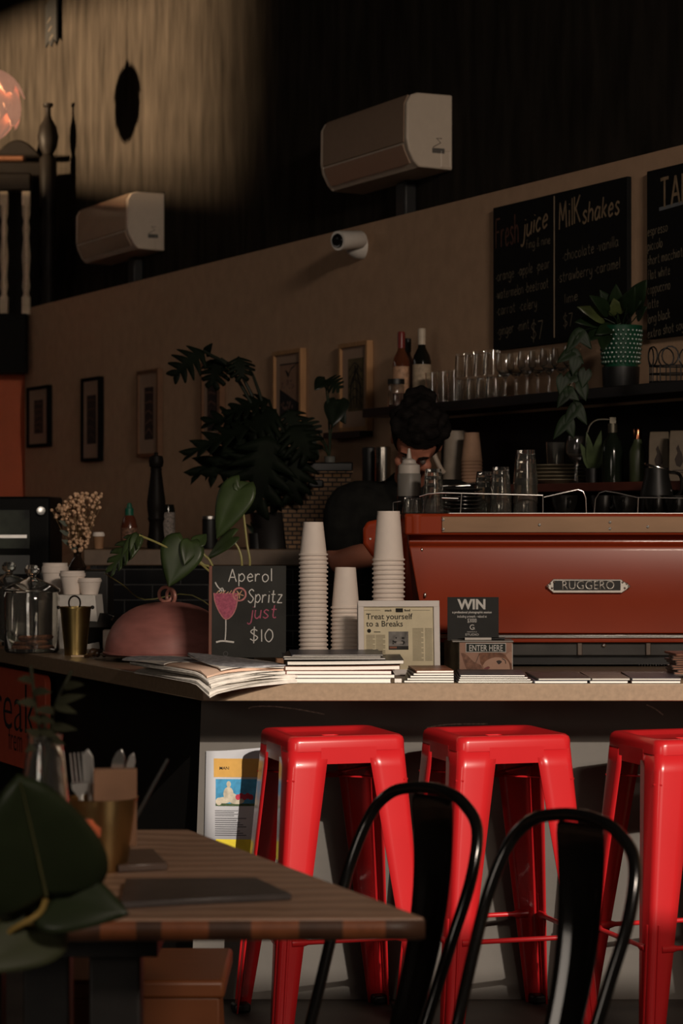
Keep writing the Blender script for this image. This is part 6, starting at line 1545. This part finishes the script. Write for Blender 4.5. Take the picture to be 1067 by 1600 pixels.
# ------------------------------------------------------------------ things on the table
def at_t(px, Y): return Vector(((px-CX)/F*Y, Y, ZTB))
YP = 3.92
o = at_t(160, YP)
t = thing('cutlery_pot', 'tapered brass pot of cutlery and napkins on the table', 'pot', o)
r1, r0 = m_at(55, YP), m_at(37, YP); hp = EYE-(1246-800)/F*YP-ZTB
b = MB(); b.lathe([(0, 0), (r0, 0), (r0+.002, .004), (r1, hp), (r1+.002, hp+.001), (r1-.003, hp), (r0-.002, .008), (0, .008)], 40); b.build('pot', mat('pot_brass', (.42, .29, .13), .34, 1.0, var=.12, scale=6), t)
def TP(px, py, Y=YP): return P(px, py, Y)-o
def on_pot(p): return o+p
cut = []
def cutlery(kind, label, px0, py0, px1, py1, Y, w_, m_):
    p0 = P(px0, py0, Y); p1 = P(px1, py1, Y); ax = (p1-p0); L = ax.length; ax.normalize()
    tt_ = thing(kind, label, kind.replace('_', ' '), p0, 0, None)
    x = ax.cross(Vector((0, 1, 0))).normalized(); y = x.cross(ax)
    Rm = Matrix((x, y, ax)).transposed().to_4x4()
    def N(): mb = MB(); mb.M = Rm; return mb
    b = N(); b.prism([(-.006, 0), (.006, 0), (.004, L*.62), (-.004, L*.62)], -.0015, .0015, 'Y'); b.build('handle', m_, tt_, bevel=.001)
    if kind == 'fork':
        b = N(); b.prism([(-.004, L*.6), (.004, L*.6), (w_*.5, L*.68), (w_*.5, L*.735), (-w_*.5, L*.735), (-w_*.5, L*.68)], -.001, .001, 'Y')
        for k in range(4): xx = -w_*.5+w_*(k+.5)/4; b.prism([(xx-w_*.055, L*.72), (xx+w_*.055, L*.72), (xx+w_*.035, L), (xx-w_*.035, L)], -.001, .001, 'Y')
        b.build('tines', m_, tt_)
    elif kind == 'knife':
        b = N(); b.prism([(-.0045, L*.6), (.0045, L*.6), (w_*.5, L*.72), (w_*.5, L*.90), (w_*.32, L*.97), (0, L), (-w_*.4, L*.93), (-w_*.45, L*.72)], -.0008, .0008, 'Y'); b.build('blade', m_, tt_, bevel=.0004)
    return tt_
cutlery('fork', 'steel fork standing tines up at the left of the brass pot', 137, 1350, 119, 1176, YP-.02, .026, M_steel)
cutlery('knife', 'dark round-tipped knife beside the fork in the brass pot', 146, 1350, 137, 1170, YP+.0, .020, M_steel)
cutlery('knife', 'bright steel knife leaning right in the middle of the brass pot', 155, 1352, 190, 1170, YP+.025, .022, M_chrome)
cutlery('knife', 'dull steel knife leaning right behind the napkins in the pot', 165, 1352, 209, 1176, YP+.035, .016, M_steel)
b = MB(); b.tube([on_pot(TP(172, 1350)), P(262, 1186, YP+.03)], [.004, .003], 8); tag(b.build('chopstick', mat('stick_dark', (.03, .03, .028), .4)), 'thin dark stick leaning far right out of the brass pot', 'stick')
b = MB(); b.tube([P(189, 1366, YP+.0), P(211, 1236, YP+.0)], [.004, .0035], 8); tag(b.build('straw', mat('straw_red', (.42, .04, .03), .4)), 'red straw against the right side of the brass pot', 'straw')
b = MB(); nb = P(180, 1290, YP+.004); b.box((0, 0, .03), (.070, .030, .125), .08); tag(b.build('napkins', mat('napkin_kraft', (.22, .115, .065), .85, var=.1), None, (nb.x, nb.y, nb.z), bevel=.002), 'block of brown paper napkins standing in the brass pot', 'napkins')
o = at_t(137, 3.74); t = thing('pepper_shaker', 'orange turned shaker in front of the brass pot', 'shaker', o)
M_sh = mat('shaker_orange', (.62, .15, .065), .35, var=.2)
b = MB(); b.lathe([(0, 0), (.022, 0), (.023, .01), (.015, .02), (.022, .035), (.023, .055), (.014, .066), (.012, .072)], 20); b.build('body', M_sh, t)
b = MB(); b.lathe([(.012, .07), (.02, .078), (.021, .09), (.012, .098), (.008, .104), (0, .106)], 20); b.build('knob', M_sh, t)
# boards
def slab_px(name, pts, th, m_, label, cat):
    ps = [on_t(*p) for p in pts]; c = sum(ps, Vector())/len(ps)
    b = MB(); b.prism([(p.x-c.x, p.y-c.y) for p in ps], .0, th); oo = b.build(name, m_, None, (c.x, c.y, ZTB+.0005), bevel=.002); tag(oo, label, cat); return oo
slab_px('menu_clipboard', [(187, 1421), (456, 1407), (400, 1381), (196, 1383)], .010, mat('clipboard', (.055, .045, .042), .35, var=.2), 'long dark menu board lying on the table near the front edge', 'menu')
slab_px('wooden_block', [(184, 1364), (262, 1360), (240, 1338), (190, 1338)], .012, mat('block_wood', (.10, .065, .05), .3, var=.2), 'small dark wooden block behind the menu board', 'block')
# glass bottle with eucalyptus
YB2 = 3.62; o = at_t(70, YB2)
t = thing('bottle_vase', 'clear glass bottle of eucalyptus sprigs on the table', 'vase', o)
hb2 = EYE-(1148-800)/F*YB2-ZTB; rB = m_at(49, YB2)
b = MB(); b.lathe([(0, 0), (rB, 0), (rB+.001, .005), (rB, hb2*.35), (rB*.80, hb2*.55), (rB*.64, hb2*.85), (rB*.54, hb2*.97), (rB*.58, hb2), (rB*.50, hb2), (rB*.48, hb2*.95), (rB*.58, hb2*.84), (rB*.75, hb2*.54), (rB-.004, hb2*.34), (rB-.004, .008), (0, .008)], 36); b.build('glass', glass, t)
b = MB(); b.lathe([(0, .009), (rB-.0045, .009), (rB-.0045, hb2*.30), (0, hb2*.30)], 30); b.build('water', mat('water', (.55, .58, .50), .03, trans=1.0, ior=1.33, var=.02), t)
sb = MB(); lb = MB(); lv = mat('eucalyptus', (.026, .026, .014), .6, spec=.2, var=.3, scale=20)
for pts in ([(70, 1240), (64, 1160), (55, 1100), (48, 1040)], [(70, 1240), (78, 1160), (88, 1100), (112, 1048)], [(70, 1240), (72, 1180), (70, 1120)]):
    q_ = [P(x, y, YB2)-o for x, y in pts]; sb.tube(smooth_line(q_), [.0026]*(len(smooth_line(q_))), 6)
for (bx, by, tx, ty) in [(60, 1140, 90, 1150), (66, 1150, 42, 1140), (86, 1102, 118, 1112), (90, 1096, 130, 1085), (84, 1110, 56, 1108), (56, 1098, 28, 1096), (52, 1080, 78, 1080), (50, 1062, 30, 1060), (80, 1135, 118, 1138), (100, 1072, 128, 1068), (70, 1128, 48, 1120), (74, 1150, 100, 1162), (62, 1165, 40, 1172), (58, 1120, 84, 1128)]:
    leaf_between(lb, P(bx, by, YB2-.01)-o, P(tx, ty, YB2-.04)-o, .015, nrm=(.1, -1, .4), droop=.1, heart=.02)
sb.build('stem', lv, t); lb.build('leaves', lv, t)
# broad leafed plant in the near left corner
o = Vector((-.62, 3.42, ZTB))
t = thing('broad_leaf_plant', 'broad dark-leaved plant hanging over the near left table corner', 'plant', o)
b = MB(); b.lathe([(0, 0), (.05, 0), (.055, .01), (.065, .11), (.06, .11), (.05, .014), (0, .014)], 24); b.build('pot', mat('pot_clay', (.10, .05, .03), .7), t)
b = MB(); b.lathe([(0, .10), (.058, .10)], 18, cap=False); b.build('soil', M_black, t)
M_bl = mat('leaf_broad', (.019, .026, .012), .36, spec=.3, var=.25, scale=8); M_bl2 = mat('leaf_broad_under', (.045, .05, .026), .5, spec=.2, var=.2, scale=8)
YL = 3.22
A = P(72, 1405, YL)-o
sb = MB(); sb.tube(smooth_line([(0, 0, .10), P(-60, 1500, 3.3)-o, P(20, 1452, YL)-o, P(60, 1428, YL)-o, A]), .0042, 8); sb.tube(smooth_line([(0, 0, .10), P(-40, 1420, 3.32)-o, P(20, 1440, YL+.03)-o, P(70, 1445, YL+.02)-o]), .0035, 8)
sb.build('stem', mat('stem_yellow', (.26, .17, .045), .45), t)
b = MB(); leaf_between(b, A+Vector((.0, .0, .005)), P(36, 1232, YL-.10)-o, .180, nrm=(.15, -1, .35), droop=.10, heart=.10, fold=.30, blunt=1); lf = b.build('leaf', M_bl, t, solid=.0012)
b = MB(); vein(b, A+Vector((.0, .0, .005)), P(36, 1232, YL-.10)-o, .0022, (.15, -1, .35), .10); b.build('midrib', mat('midrib', (.09, .085, .035), .5), lf)
b = MB(); leaf_between(b, P(66, 1400, YL+.02)-o, P(188, 1412, YL-.02)-o, .105, nrm=(.1, -.9, .5), droop=.25, heart=.1); b.build('leaf', M_bl, t, solid=.0012)
b = MB(); leaf_between(b, P(88, 1440, YL+.05)-o, P(-40, 1508, YL-.06)-o, .095, nrm=(0, -1, .3), droop=.15, heart=.05); b.build('leaf', M_bl2, t, solid=.0012)
